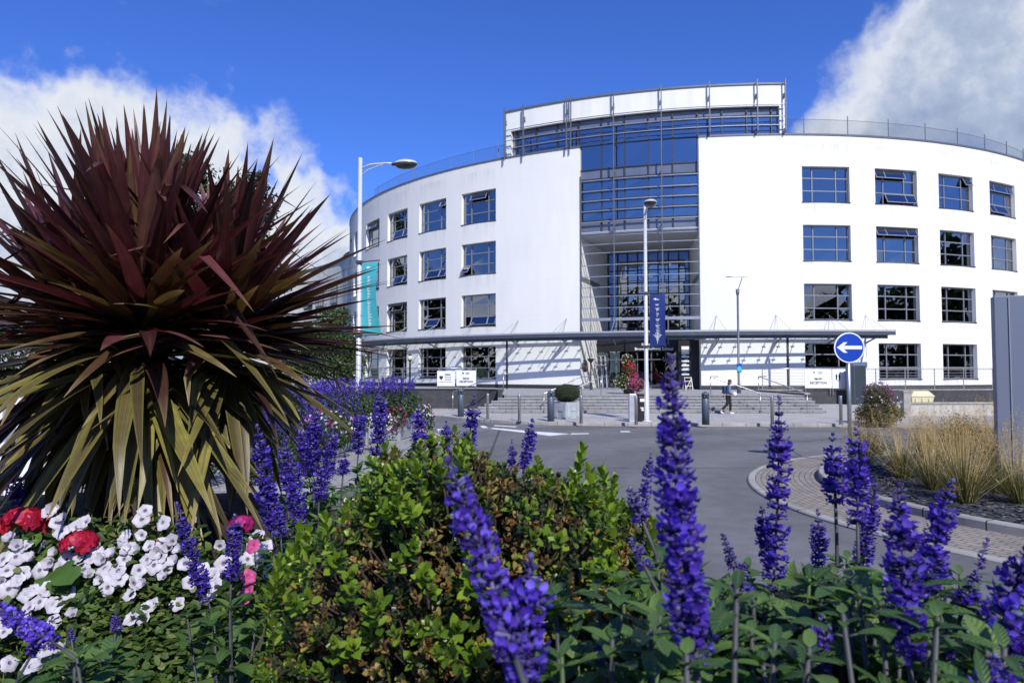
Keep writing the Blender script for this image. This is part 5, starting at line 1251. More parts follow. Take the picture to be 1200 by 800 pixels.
def floret(mb, p, o, ax, s, openf):
    o = o.normalized(); sd = ax.cross(o).normalized(); up = o.cross(sd)*-1
    n = 5; r0, r1 = s*.07, s*.13; L = s*.52; vs = []
    for z, r in ((0, r0), (L*.6, r1), (L, r1*.75)):
        for k in range(n):
            a = 2*pi*k/n; vs.append(p+o*z+sd*(r*cos(a))+up*(r*sin(a)))
    mb.raw(vs, [(i*n+k, i*n+(k+1) % n, (i+1)*n+(k+1) % n, (i+1)*n+k) for i in range(2) for k in range(n)]+[tuple(range(2*n, 3*n))], 1)
    if not openf: return
    q = p+o*L*.85; tw = U(-.35, .35); sd = (sd+up*tw).normalized(); up = o.cross(sd)*-1
    # hood: little domed upper lip
    c = q+o*s*.16+up*s*.2; vs = [c+up*s*.07+o*s*.03]
    for k in range(5):
        a = pi*k/4; vs.append(c+sd*(s*.13*cos(a))+o*(s*.2*sin(a))-up*s*.06)
    vs += [q+sd*s*.07, q-sd*s*.07]
    mb.raw(vs, [(0, 1+k, 2+k) for k in range(4)]+[(0, 5, 7), (0, 7, 6), (0, 6, 1)], 0)
    # lower lip: rounded, cupped, hanging
    w = s*U(.15, .21); ln = s*U(.28, .38); dn = U(.35, 1.0)
    d1 = (o-up*dn).normalized(); nn = d1.cross(sd); c = q+o*s*.08+d1*ln*.5; vs = [c+nn*w*.25]
    for k in range(8):
        a = 2*pi*k/8+.39; lob = 1+.1*cos(2*a); vs.append(c+sd*(w*cos(a)*lob)+d1*(ln*.55*sin(a))-nn*w*.25*abs(cos(a)))
    mb.raw(vs, [(0, 1+k, 1+(k+1) % 8) for k in range(8)], 0)
def spike_mesh(base, tip, w, gap=0, bud=.2, dens=1.0, mats=None, low=False):
    mb = MB(); w *= .9 if bud < .7 else 1; gap = max(gap, .12)+U(0, .12); base = V(base); tip = V(tip); ax = (tip-base); L = ax.length; ax.normalize(); u, v = ring_dirs(ax)
    bow = u*U(-.02, .02)*L+v*U(-.02, .02)*L
    nw = max(6, int(L/(w*.25)*dens*(1-gap*.5)))
    ph = U(0, 6)
    for i in range(nw):
        t = max(0, min(.985, (i+U(-.22, .22))/nw))
        c = base+ax*L*t+bow*sin(pi*t)
        prof = (1.0 if t < 1-bud-.15 else max(.34, 1-(t-(1-bud-.15))/(bud+.15)*.66)) if bud < .8 else max(.4, 1-.6*t**1.6)
        if t < .06: prof *= .8
        prof *= U(.78, 1.1)
        nf = int(15*(.55+.45*prof)); ph += 1.1
        for k in range(nf):
            if rnd() < .12: continue
            a = ph+2*pi*k/nf+U(-.25, .25); o = u*cos(a)+v*sin(a)+ax*(U(-.05, .5) if t < .8 else .3+2*(t-.8))
            s = w*.5*prof*U(.8, 1.15)
            opn = t < 1-bud and rnd() < (.88 if t < .75 else .5)
            floret(mb, c+o*w*.03+ax*U(-.5, .5)*w*.2*(1-gap), o, ax, s*1.1 if opn else s*.95, opn)
    mb.ball(tip-ax*w*.05, w*.08, 6, 5, 1)
    mb.tube([base-ax*w*.1, base+ax*L*.5+bow, tip], [w*.045, w*.04, w*.02], 6, 1)
    return mb
sprof = lambda t: max(.015, (sin(pi*min(1, t**.72))**.85)*(1+.07*(1 if int(t*20) % 2 else -1)))
def leafy(mb, st, p0, p1, r, n, L, W, t0=.0, t1=1.0, spread=1.0, shoot=0):
    """opposite leaf pairs along the stem p0 (low) to p1 (high)"""
    p0 = V(p0); p1 = V(p1); ax = (p1-p0); ln = ax.length; ax.normalize(); u, v = ring_dirs(ax); ph = U(0, 3)
    st.tube([p0, p0+ax*ln*.5+u*U(-.01, .01), p1], [r*1.4, r*1.2, r], 6)
    for k in range(4):
        o = u*cos(k*pi/2+.4)+v*sin(k*pi/2+.4); leaf(mb, p1-ax*.003*k, o+ax*U(.3, .8), ax-o*.3, L*U(.25, .5), W*.3, .5, .3, 6, sprof)
    for i in range(n):
        t = t0+(t1-t0)*(i+.75)/n; c = p0+ax*ln*t; ph += pi/2+U(-.3, .3); sc = 1-.45*t*t
        for k in range(2):
            a = ph+pi*k+U(-.25, .25); o = u*cos(a)+v*sin(a); d = o*U(.8, 1.0)+ax*U(.1, .7)+V((0, -.15, 0))
            q = c+o*L*.16; st.tube([c, q+ax*L*.05], [r*.5, r*.35], 5)
            leaf(mb, q+ax*L*.05, d, ax-o*.35, L*sc*U(.6, 1.15), W*sc*U(.7, 1.1), U(.3, 1.0), U(.1, .4), 9, sprof, wav=.02)
        if shoot and rnd() < shoot:
            for k in range(2):
                o = u*cos(ph+1.2+pi*k)+v*sin(ph+1.2+pi*k)
                for m_ in range(4): 
                    aa = U(0, 6.28); o2 = (o+ax*.8+rv()*.6).normalized(); leaf(mb, c+o*.015, o2, ax, L*.45*U(.6, 1.1), W*.4, .5, .3, 6, sprof)
SOIL = 1.15
sal_n = 0
def salvia(label, tip, base, Dt, Db, w, gap=0, bud=.2, leaves=8, LL=.085, root=None, mats=None, shoots=2, dens=1.0, topleaf=0.0, group=None):
    bz = P(base[0], base[1], Db); tz = P(tip[0], tip[1], Dt); 
    ax = (tz-bz).normalized(); rt = V((bz.x-ax.x*.12+U(-.03, .03), bz.y+U(-.02, .05), SOIL)) if root is None else V(root)
    t = thing('salvia_plant', label, 'salvia', rt, group=group); o = rt
    spike_mesh(bz-o, tz-o, w, gap, bud, dens).build('flower_spike', mats or [M['corolla'], M['calyx']], t, True)
    st = MB(); lf = MB()
    st.tube([V((0, 0, 0)), (bz-o)*.55+V((U(-.015, .015), 0, 0)), bz-o-ax*.045, bz-o+ax*.01], [.003, .0026, .0022, .002], 7)
    b2 = bz-o-ax*(.05+topleaf)
    def tz0(p): return max(0.0, 1-.36/max(.37, p.length))
    if leaves:
        q0 = V((0, 0, .02)); leafy(lf, st, q0, b2, .0022, leaves, LL*.82, LL*.38, tz0(b2), 1.0, shoot=.5)
    nsh = shoots*2+1 if (shoots and (Db < 1.2 and base[0] > 640)) else shoots
    for k in range(nsh):
        a = U(0, 6.283); zz = HC-(U(655, 790)-435.5)/F*Db if Db < 1.2 and base[0] > 640 else bz.z-U(.02, .12)
        top = V((b2.x+cos(a)*U(.03, .11), b2.y+sin(a)*U(.02, .09)+.02, max(.12, min(zz-SOIL, b2.z+(.02 if base[1] < 690 else .09))))); leafy(lf, st, V((0, 0, .03)), top, .002, max(5, leaves-1), LL*U(.6, .9), LL*.36, tz0(top), 1.0, shoot=.35)
    if lf.v: lf.build('leaves', M['sleaf'], t, True)
    st.build('stem', M['stem'], t, True); return t
S_ = salvia
S_('tallest blue salvia spike rising in front of the entrance and the walking woman', (786, 416), (816, 775), .52, .47, .037, 0, .12, 6, .09, dens=1.15)
S_('blurred blue salvia spike leaning right across the box bush', (523, 535), (604, 770), .50, .42, .033, .15, .12, 4, .08, shoots=0, dens=1.1)
S_('short blurred blue salvia spike at the bottom beside the leaning one', (622, 648), (612, 815), .46, .42, .034, 0, .15, 4, .08, shoots=0, dens=1.1)
S_('slender blue salvia spike with separate whorls left of the roundabout edge', (913, 463), (906, 690), .85, .8, .036, .45, .15, 7, .095)
S_('blue salvia spike on a bare stalk, left one of the pair below the arrow sign', (976, 507), (979, 588), .92, .9, .037, .35, .15, 8, .095, topleaf=.09)
S_('blue salvia spike on a bare stalk, right one of the pair below the arrow sign', (1003, 500), (1005, 612), .85, .84, .038, .1, .12, 8, .1, topleaf=.07)
S_('thick blue salvia spike in the right foreground below the largest grass clump', (1053, 565), (1066, 772), .60, .56, .04, 0, .15, 7, .09, dens=1.1)
S_('blue salvia spike leaning right against the raised roundabout kerb', (1117, 561), (1088, 690), .75, .72, .038, .05, .15, 8, .095)
S_('half hidden blue salvia spike between the stalked pair and the thick spike', (1026, 567), (1010, 665), .95, .95, .034, .1, .15, 7, .095)
S_('small blue salvia spike alone on the asphalt left of the stalked pair', (958, 596), (959, 668), 1.05, 1.05, .032, .15, .2, 7, .09)
S_('dark budded salvia spike leaning right near the right edge', (1158, 630), (1128, 716), .72, .70, .028, 0, .75, 7, .095)
S_('broad blue salvia spike cut by the right edge', (1203, 640), (1170, 745), .6, .58, .042, 0, .15, 7, .09)
S_('short young salvia spike standing among leaves at the bottom right', (963, 718), (962, 785), .62, .6, .026, .1, .3, 6, .09)
S_('blurred bluish salvia bud in the bottom right corner', (1166, 765), (1163, 812), .5, .5, .03, 0, .5, 5, .08)
S_('slim blue salvia spike behind the pale bud at the right of the box bush', (763, 530), (752, 606), 1.15, 1.15, .028, .3, .15, 5, .085)
S_('pale lavender salvia bud on a thick stalk right of the box bush', (737, 572), (751, 606), .8, .8, .034, 0, .9, 7, .1, dens=1.3)
S_('smaller pale lavender salvia bud below the other pale bud', (739, 630), (756, 664), .72, .72, .03, 0, .9, 7, .1, dens=1.3)
S_('dark salvia bud left of the slender whorled spike', (846, 625), (860, 664), .8, .8, .026, 0, .9, 7, .1, dens=1.3)
S_('short dark blue salvia spike behind the slender whorled spike', (892, 593), (900, 660), 1.05, 1.05, .033, 0, .2, 7, .095)
S_('blue salvia spike behind the thick spike with its tip above it', (1083, 620), (1086, 668), .95, .95, .03, .1, .2, 7, .095)
S_('dark blue salvia spike between the leaning spike and the thick one', (1103, 645), (1096, 700), .82, .82, .032, 0, .3, 7, .095)
S_('faded lavender salvia spike lying low among leaves', (1000, 664), (938, 690), .85, .85, .036, 0, .9, 7, .095, mats=[M['spent'], M['spent']])
S_('faded lavender salvia spike with tip up among leaves left of the lying one', (985, 660), (1010, 685), .9, .88, .036, 0, .9, 7, .095, mats=[M['spent'], M['spent']])
S_('low blue salvia spike at the right edge under the broad one', (1196, 735), (1176, 790), .62, .62, .036, 0, .2, 7, .09)
S_('dark leafy salvia with a hidden spike at the bottom centre', (872, 660), (866, 690), .75, .75, .03, 0, .9, 9, .11)
S_('large leaved salvia with a stubby bud under the tallest spike', (700, 735), (706, 770), .62, .62, .024, 0, .9, 6, .11, root=(.075, .62, SOIL))
S_('leafy salvia in the lower right with a small spike', (1020, 735), (1020, 770), .68, .68, .02, .2, .3, 9, .1)
S_('leafy salvia at the bottom between the young spike and the tallest spike', (890, 745), (893, 775), .66, .66, .018, 0, .6, 8, .1)
S_('leafy salvia at the right edge below the budded spike', (1110, 735), (1108, 770), .66, .66, .02, 0, .5, 8, .1)
# behind the box bush and round the cordyline
S_('blue salvia spike left of the pink trough flowers', (446, 452), (441, 532), 1.7, 1.7, .05, .15, .15, 6, .09)
S_('blue salvia spike in front of the pink trough flowers', (491, 475), (491, 522), 1.6, 1.6, .046, .1, .2, 6, .09)
S_('blue salvia spike left of the white road arrow above the box bush', (556, 462), (546, 552), 1.3, 1.3, .038, .15, .15, 6, .09)
S_('small blue salvia spike at the kerb corner above the box bush', (523, 493), (523, 530), 1.4, 1.4, .034, .1, .25, 6, .09)
S_('blue salvia spike on the asphalt below the white road arrow', (624, 490), (614, 548), 1.35, 1.35, .032, .05, .15, 6, .09)
S_('very small blue salvia spike beside the one below the white road arrow', (600, 515), (599, 547), 1.4, 1.4, .022, .1, .3, 6, .09)
S_('blue salvia spike hanging in front of the cordyline leaves on the right', (301, 497), (318, 620), 1.7, 1.7, .06, .05, .12, 6, .1)
S_('blue salvia spike right of the cordyline leaves beside the other two', (342, 530), (352, 612), 1.7, 1.7, .055, .1, .15, 6, .1)
S_('small blue salvia spike between the two at the cordyline', (326, 584), (329, 628), 1.65, 1.65, .04, .1, .2, 6, .1)
S_('blue salvia spike leaning right over the white petunias', (207, 588), (243, 702), 1.6, 1.6, .05, .1, .15, 6, .1)
S_('upright blue salvia spike between the petunias and the box bush', (275, 602), (271, 680), 1.45, 1.45, .046, .05, .15, 9, .12)
S_('small blue salvia spike on the pavement right of the cordyline', (404, 532), (402, 556), 1.6, 1.6, .034, .2, .3, 5, .09)
S_('large blue salvia spike cut by the lower left edge', (-8, 705), (62, 752), 1.05, 1.0, .036, .05, .15, 7, .12)
S_('smaller blue salvia spike under the large one at the lower left', (62, 722), (38, 765), 1.05, 1.05, .028, .2, .3, 7, .12)
S_('tiny blue salvia bud over big leaves in the lower left', (136, 722), (135, 738), 1.1, 1.1, .034, 0, .9, 8, .13)
S_('leafy salvia with a hidden bud at the bottom left', (82, 735), (84, 750), 1.05, 1.05, .02, 0, .9, 8, .13)
S_('blue salvia spike behind the cordyline leaves at the far left', (12, 520), (22, 590), 2.4, 2.4, .07, .1, .2, 6, .1)
S_('blue salvia spike behind the cordyline leaves near the left edge', (62, 470), (70, 520), 2.7, 2.7, .06, .1, .2, 5, .1)

for lb, px, py, D in (('leafy salvia shoots left of the slender whorled spike, without a tall flower', 805, 690, .78), ('leafy salvia shoots right under the slender whorled spike', 905, 672, .8), ('leafy salvia shoots below the stalked pair of spikes', 985, 668, .86), ('leafy salvia shoots right of the thick spike', 1100, 690, .78), ('leafy salvia shoots under the budded spike at the right', 1150, 705, .72), ('leafy salvia shoots at the right edge of the picture', 1190, 720, .7), ('leafy salvia shoots beside the tallest spike at the bottom', 850, 720, .66), ('leafy salvia shoots left of the thick spike', 1000, 715, .68), ('leafy salvia shoots at the bottom below the pale buds', 760, 725, .64), ('large salvia leaves at the bottom edge right of the blurred spikes', 690, 770, .58), ('leafy salvia shoots low between thick spike and young spike', 930, 730, .62)):
    c = P(px, py, D); r_ = V((c.x, c.y+.02, SOIL)); t = thing('salvia_plant', lb, 'salvia', r_); lf = MB(); st = MB()
    for k in range(8):
        top = V((c.x+U(-.08, .08), c.y+U(-.06, .08), c.z-U(-.01, .09)))-r_
        leafy(lf, st, V((U(-.02, .02), U(-.02, .02), .02)), top, .002, random.randint(5, 8), U(.062, .085), U(.03, .04), max(0, 1-.26/top.length), 1.0, shoot=.5)
    lf.build('leaves', M['sleaf'], t, True); st.build('stem', M['gstem'], t, True)

for lb, tp_, bs_, D in (('blue salvia spike over the pavement just right of the cordyline, tallest of a loose row', (372, 478), (368, 548), 2.1), ('blue salvia spike second in the loose row right of the cordyline, near the small one', (390, 500), (384, 560), 2.0), ('blue salvia spike leaning left in the loose row right of the cordyline', (352, 492), (362, 560), 2.2), ('short blue salvia spike lowest in the loose row right of the cordyline', (376, 545), (374, 585), 1.9), ('blue salvia spike of the loose row nearest the trough planters', (424, 478), (420, 530), 2.2), ('blue salvia spike half behind the drooping olive leaves at the right', (332, 515), (336, 575), 2.2)):
    S_(lb, tp_, bs_, D, D, .055, .1, .15, 7, .12)
# ---------------------------------------------------------------- box bush
def clear_dirs():
    return None
bc = V((-.055, 1.02, 1.72))
t = thing('box_bush', 'rounded box bush with bright green shoots and scorched brown patches in the centre foreground', 'bush', (bc.x, bc.y, SOIL))
o = V((bc.x, bc.y, SOIL))
def hsh(d): return .06*sin(5.1*d.x+2)*cos(4.3*d.y)+.05*sin(7*d.x-3*d.z)+.04*sin(11*d.z+5*d.x)
def bsurf(d):
    r = 1+hsh(d); return V((d.x*.275*r, d.y*.25*r, d.z*.285*r))
lobes = [((0, 0, 0), 1.0), ((.17, .04, .035), .6), ((-.13, .06, .0), .62), ((.02, .05, .07), .62)]
gr = MB(); old = MB(); br = MB(); tw = MB()
ovp = lambda t: max(.06, sin(pi*min(1, t*.93+.07))**.6)
def sprig(p, d, n, L, W, mb, dens=.0055, st=True):
    d = d.normalized(); u, v = ring_dirs(d); ph = U(0, 6); ln = n*dens
    if st: tw.tube([p-d*.04, p+d*ln], [.0013, .0009], 5)
    for i in range(n):
        f = i/max(1, n-1); ph += pi/2+U(-.2, .2); sc = .75+.35*sin(pi*min(1, .25+f*.7)) if i < n-1 else .7
        for k in range(2):
            a = ph+pi*k; oo = u*cos(a)+v*sin(a); dd = oo*(1.0-.5*f)+d*(.45+.9*f)
            leaf(mb, p+d*dens*i, dd, d-oo*.3, L*sc*U(.85, 1.12), W*sc, U(.05, .35), .22, 4, ovp)
noise_c = [(rv(), U(.2, .5)) for _ in range(11)]
from mathutils import noise as mnoise
for i in range(7600):
    d = rv()
    if d.y > .55 and d.z < .3: continue
    (lx, ly, lz), sc = random.choice(lobes) if rnd() < .55 else lobes[0]
    s = bsurf(d)*sc; p = bc+V((lx, ly, lz))+s*U(.8, 1.0)
    if p.z < 1.45: continue
    up = (d+V((0, -.15, .55))+rv()*.45)
    nz = mnoise.noise(p*9.0)+.5*mnoise.noise(p*23)
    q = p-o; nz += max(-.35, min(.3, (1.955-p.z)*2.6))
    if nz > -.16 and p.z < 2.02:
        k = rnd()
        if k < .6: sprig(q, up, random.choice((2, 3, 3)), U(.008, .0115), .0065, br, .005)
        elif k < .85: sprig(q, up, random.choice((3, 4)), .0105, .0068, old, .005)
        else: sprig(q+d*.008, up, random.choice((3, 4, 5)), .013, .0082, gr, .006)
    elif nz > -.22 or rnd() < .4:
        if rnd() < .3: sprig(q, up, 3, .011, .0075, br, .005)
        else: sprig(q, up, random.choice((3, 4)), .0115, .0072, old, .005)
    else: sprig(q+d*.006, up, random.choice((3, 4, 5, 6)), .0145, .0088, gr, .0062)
# taller light shoots along the top and flank
tops = [(430, 575), (452, 520), (470, 540), (405, 585), (380, 600), (500, 555), (350, 610), (340, 640), (548, 560), (575, 545), (600, 560), (640, 570), (683, 520), (690, 545), (668, 560), (705, 545), (715, 580), (740, 575), (768, 610), (655, 590), (725, 600), (460, 560), (520, 570), (445, 590), (330, 650), (365, 640), (400, 640), (700, 600), (750, 640), (760, 600)]
for px, py in tops:
    D = U(.95, 1.1); tp_ = P(px, py, D); up = V((U(-.2, .2), U(-.15, .15), 1)).normalized(); n = random.randint(7, 12); dn = .0085
    sprig(tp_-up*n*dn-o, up, n, .021, .012, gr, dn)
    for k in range(3):
        b = tp_-up*n*dn*U(.6, 1.3)+V((U(-.03, .03), U(-.03, .03), -.01)); sprig(b-o, up+rv()*.4, random.randint(4, 7), .018, .011, gr, .008)
for px, py in ((465, 650), (490, 620), (420, 690), (440, 720), (500, 690), (560, 640), (580, 655), (520, 730), (640, 640), (470, 600), (700, 660), (720, 690), (600, 740), (380, 660), (400, 760), (680, 730), (350, 700), (545, 760), (560, 690)):
    D = .74+.1*abs(px-530)/200+(.2*(700-py)/200 if py < 700 else 0); b = P(px, py, D)
    for k in range(2): sprig(b+rv()*.016-o, V((U(-.5, .5), -.7, .75))+rv()*.3, random.randint(3, 6), .016, .0098, gr, .0065)
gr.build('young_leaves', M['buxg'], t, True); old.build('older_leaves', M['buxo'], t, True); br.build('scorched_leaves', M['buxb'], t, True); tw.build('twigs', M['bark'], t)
# dark inner mass of twigs and shaded leaves
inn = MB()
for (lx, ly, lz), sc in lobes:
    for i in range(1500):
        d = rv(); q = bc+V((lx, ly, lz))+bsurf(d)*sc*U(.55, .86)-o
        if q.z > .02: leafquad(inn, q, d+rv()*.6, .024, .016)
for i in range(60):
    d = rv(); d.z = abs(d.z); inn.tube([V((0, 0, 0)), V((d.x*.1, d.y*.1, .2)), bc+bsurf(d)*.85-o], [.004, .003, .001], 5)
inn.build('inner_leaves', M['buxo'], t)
# ---------------------------------------------------------------- raised planting bed round the viewer's feet
bed = [(-3.2, 1.0), (-3.2, 3.3), (-.6, 3.3), (-.32, 1.75), (1.5, 1.75), (1.5, .3), (-1.1, .3)]
t = thing('raised_planter', 'raised brick planter bed filled with cordyline, box, salvias and petunias', 'planter', (0, 1.5, 0)); o = V((0, 1.5, 0))
mb = MB(); sg = MB()
def soilz(x, y): return SOIL+(max(0, min(1.0, y-1.72))*.42 if x < -.3 else 0)
for (a, b) in zip(bed, bed[1:]+bed[:1]):
    mb.quad((a[0], a[1]-1.5, 0), (b[0], b[1]-1.5, 0), (b[0], b[1]-1.5, SOIL-.03), (a[0], a[1]-1.5, SOIL-.03))
mb.build('wall', M['planterbrick'], t)
mb = MB(); mb.poly([(a[0]*.995, (a[1]-1.5)*.995, SOIL-.025) for a in bed]); 
n = 24
for i in range(n):
    for j in range(n):
        q = []
        for di, dj in ((0, 0), (1, 0), (1, 1), (0, 1)):
            x = -3.1+2.75*(i+di)/n; y = 1.25+2.0*(j+dj)/n
            if x > -.9+.0 and y > 2.9: x = -.95
            q.append((x, y-1.5, soilz(x, y)-.005+.012*sin(9*x)*cos(8*y)))
        mb.quad(*q)
mb.build('soil', M['soil'], t)
# ---------------------------------------------------------------- cordyline
M['cordup'] = leafmat('burgundy_cordyline_leaves', [(0, (.028, .01, .010)), (.35, (.075, .022, .025)), (.75, (.16, .05, .055)), (.93, (.165, .065, .06)), (1, (.14, .1, .04))], .34, .18, (1.4, .7, .7), .5, edge=((.03, .012, .012), .5), along=(.82, (.24, .19, .07), 2.0), mid=(.1, .045, .035), streak=.6)
M['cordlo'] = leafmat('olive_cordyline_leaves', [(0, (.03, .02, .011)), (.3, (.07, .058, .02)), (.65, (.135, .122, .032)), (1, (.22, .2, .05))], .4, .2, (1.1, 1.0, .5), .5, edge=((.24, .22, .06), .5), along=(.84, (.38, .3, .13), 1.0), mid=(.11, .065, .045), streak=.6)
M['cordmid'] = leafmat('bronze_cordyline_leaves', [(0, (.025, .012, .008)), (.4, (.06, .028, .018)), (.75, (.11, .07, .03)), (1, (.17, .14, .045))], .38, .2, (1.2, .9, .5), .5, along=(.75, (.4, .32, .15), 1.0), mid=(.08, .035, .03), streak=.6)
ch = P(168, 392, 2.62); cr = V((ch.x, ch.y, soilz(ch.x, ch.y)))
t = thing('cordyline', 'large spiky burgundy cordyline with drooping olive lower leaves', 'cordyline', cr)
ca = ch-cr; cb = P(262, 402, 2.78)-cr; cc_ = P(95, 398, 2.75)-cr
cprof = lambda t: (min(1, .42+t*1.75) if t < .33 else max(.012, (1-((t-.33)/.67)**1.7)))
def strap(mb, c, el, az, L, W, droop, segs=11, r0=.035):
    d = V((cos(el)*sin(az), -cos(el)*cos(az), sin(el))); hz = V((sin(az), -cos(az), 0)); sd = hz.cross(V((0, 0, 1))).normalized()
    n = (sd.cross(d)).normalized(); n = n if n.dot(V((0, 0, 1))) > 0 else -n
    tw_ = U(-.25, .25); p = c+d*r0; rows = []; dirn = d.copy(); side = (sd+n*tw_).normalized(); bend = U(-.2, .2); kink = random.randint(5, 9) if rnd() < .13 else 99; kd = U(.5, 1.4)
    for i in range(segs+1):
        tt = i/segs; w = W*.5*cprof(tt); nn = side.cross(dirn).normalized(); nn = nn if nn.dot(n) > 0 else -nn
        fo = .38*(1-tt*.6); rows.append((p-side*w+nn*w*fo, p.copy(), p+side*w+nn*w*fo, tt))
        p = p+dirn*L/segs
        if i == kink: dirn = (dirn+V((0, 0, -1))*kd+side*U(-.3, .3)).normalized()
        dirn = (dirn+V((0, 0, -1))*droop*(.25+tt)*1.6/segs+side*bend/segs).normalized()
    k0 = len(mb.v)
    for a in rows:
        mb.v += [tuple(a[0]), tuple((a[0]+a[1])/2-(0*a[1])), tuple(a[1]), tuple((a[2]+a[1])/2), tuple(a[2])]; mb.a += [(a[3], .02, 0, 1), (a[3], .5, 0, 1), (a[3], 1, 0, 1), (a[3], .5, 0, 1), (a[3], .02, 0, 1)]
    for i in range(segs):
        for j in range(4): mb.f.append((k0+i*5+j, k0+i*5+j+1, k0+i*5+5+j+1, k0+i*5+5+j)); mb.mi.append(0)
upm = MB(); lom = MB(); mim = MB()
def head(c, n, L, el0, el1, azr=(0, 6.2832), W=.06):
    for i in range(n):
        f = i/(n-1); el = R_(el1+(el0-el1)*(1-f)**1.0+U(-7, 7)); az = i*2.39996+U(-.25, .25)
        if azr != (0, 6.2832): az = U(*azr)
        strap(mim if el < R_(30) and rnd() < .62 else upm, c+V((0, 0, .10*f)), el, az, L*U(.82, 1.08)*(1-.16*(1-f)*0), W*U(.75, 1.12), U(.02, .22)+(.25 if el < .35 else 0)*rnd())
# el measured from the horizontal: 85 = upright
head(ca, 230, .70, -8, 84); head(cb, 165, .66, -10, 72); head(cc_, 100, .66, -8, 70)
for i in range(70): strap(random.choice((upm, mim)), random.choice((ca, cb, cb, cc_)), R_(U(-8, 26)), random.choice((1, 1, -1))*U(.7, 2.3), U(.55, .74), U(.05, .066), U(.02, .2))
for i in range(26): strap(upm, ca, R_(U(66, 84)), U(0, 6.28), U(.7, .8), .074, U(0, .06))
for az, L in ((.15, .75), (-.35, .72), (.45, .66), (-.1, .6), (.75, .7), (-.8, .7)): strap(upm, ca+V((0, 0, .05)), R_(U(48, 66)), az, L, .085, .05)
# skirt of old leaves: start near level, arch over and hang
def skirt(c, n, L, r):
    for i in range(n):
        az = i*2.39996+U(-.3, .3); strap(lom if rnd() < .78 else mim, c+V((0, 0, -.03-.1*rnd())), R_(U(-66, 4)), az, L*U(.62, 1.1), U(.04, .066), U(.12, .75)*(1 if rnd() < .8 else 1.7), 12, .04)
skirt(ca, 125, .80, 0); skirt(cb, 84, .70, 0); skirt(cc_, 72, .74, 0)
for i in range(20): strap(lom, ca+V((0, 0, -.1)), R_(U(-66, -30)), U(-1.3, 1.3), U(.6, .84), U(.06, .082), U(.1, .45), 11, .05)
mim.build('middle_leaves', M['cordmid'], t, True); upm.build('upper_leaves', M['cordup'], t, True); lom.build('drooping_leaves', M['cordlo'], t, True)
mb = MB()
for q in (ca, cb, cc_): mb.tube([V((q.x*.3, q.y*.3, -.05)), V((q.x*.7, q.y*.7, q.z*.5)), q+V((0, 0, .05))], [.06, .06, .05], 10)
for i in range(900):                                      # dead leaf bases packed round the stems
    q = random.choice((ca, ca, cb, cc_)); a = U(0, 6.28); h = U(.15, .98); c = V((q.x*(.3+.7*h), q.y*(.3+.7*h), q.z*h)); leafquad(mb, c+V((cos(a)*.07, sin(a)*.07, 0)), V((cos(a), sin(a), .4)), .16, .03)
mb.build('trunk', M['bark'], t)
# ---------------------------------------------------------------- petunias
def petunia_flower(cup=.0, wob=.0):
    mb = MB(); n = 20; ph5 = U(0, 6); c = (0, 0, -.012); vs = [c]; at = [(0, 1, 0, 1)]
    for r, z, eye in ((.0035, -.008, 1), (.0062, -.002, 1), (.0105, .002, .55), (.0265, .002, .05), (.031, -.002, .0)):
        for k in range(n):
            a = 2*pi*k/n; lob = 1+(.085*cos(5*a)-.03 if r > .02 else 0); ruf = (.0022*sin(10*a+.6) if r > .02 else 0)
            wv = wob*sin(2*a+ph5)+wob*.6*sin(3*a+1.7*ph5); q_ = (r/.031)**2; vs.append((r*lob*cos(a)*(1-cup*.25*q_), r*lob*sin(a)*(1-cup*.25*q_), z+ruf*1.6+q_*(cup*.016+wv))); at.append((r/.031, eye, 0, 1))
    fs = [(0, 1+k, 1+(k+1) % n) for k in range(n)]
    for i in range(4):
        for k in range(n): fs.append((1+i*n+k, 1+(i+1)*n+k, 1+(i+1)*n+(k+1) % n, 1+i*n+(k+1) % n))
    mb.raw(vs, fs, 0, at); return mb
pf_mesh = None; pfs = []
def faceq(n, roll):
    return (V(n).to_track_quat('Z', 'Y') @ Euler((0, 0, roll)).to_quaternion()).to_euler()
def petunia(label, flowers, spread, nleaf, leafmatl='pleaf'):
    """flowers: list of (px, py) seen on the mound; the plant is a low mound of leaves carrying them"""
    global pf_mesh
    pts = []
    for px, py in flowers:
        D = 2.02+(700-py)/700*.9 if py < 700 else 2.02-(py-700)/100*.12
        pts.append(P(px, py, D))
    c = sum(pts, V())/len(pts); c.z = soilz(c.x, c.y); t = thing('petunia_plant', label, 'petunia', c)
    for p in pts:
        n = V((U(-.35, .35), -.85+U(-.25, .25), .55+U(-.3, .3)))
        if rnd() < .12: n = V((U(-1, 1), -.3, .5))
        if pf_mesh is None:
            f = petunia_flower(.1, .003).build('flower', M['petal'], t, True); pf_mesh = f.data; pfs.append(pf_mesh)
            for cu, wo in ((.6, .002), (-.3, .003), (.2, .004), (1.2, .002)):
                f2 = petunia_flower(cu, wo).build('flower', M['petal'], None, True); pfs.append(f2.data); bpy.data.objects.remove(f2)
        else:
            f = bpy.data.objects.new('flower', random.choice(pfs)); COL.objects.link(f); f.parent = t
        f.location = p-c; f.rotation_euler = faceq(n, U(0, 6)); s = U(.68, .9); f.scale = (s, s*U(.9, 1.05), s)
    mb = MB()
    for i in range(nleaf):
        p = random.choice(pts)+V((random.gauss(0, spread), random.gauss(0, spread*.7)+.05, 0)); zs = soilz(p.x, p.y); h = max(.05, p.z-zs-.03)
        q = V((p.x, p.y+.02, zs+h*sqrt(rnd())))-c; leaf(mb, q, V((U(-1, 1), U(-1, .5), U(-.2, .8))), V((0, -.4, 1)), U(.02, .034), U(.013, .02), .3, .2, 3)
        if i % 6 == 0: mb.bar(q-V((U(-.02, .02), 0, .08)), q, .002)
    mb.build('foliage', M[leafmatl], t, True); return t
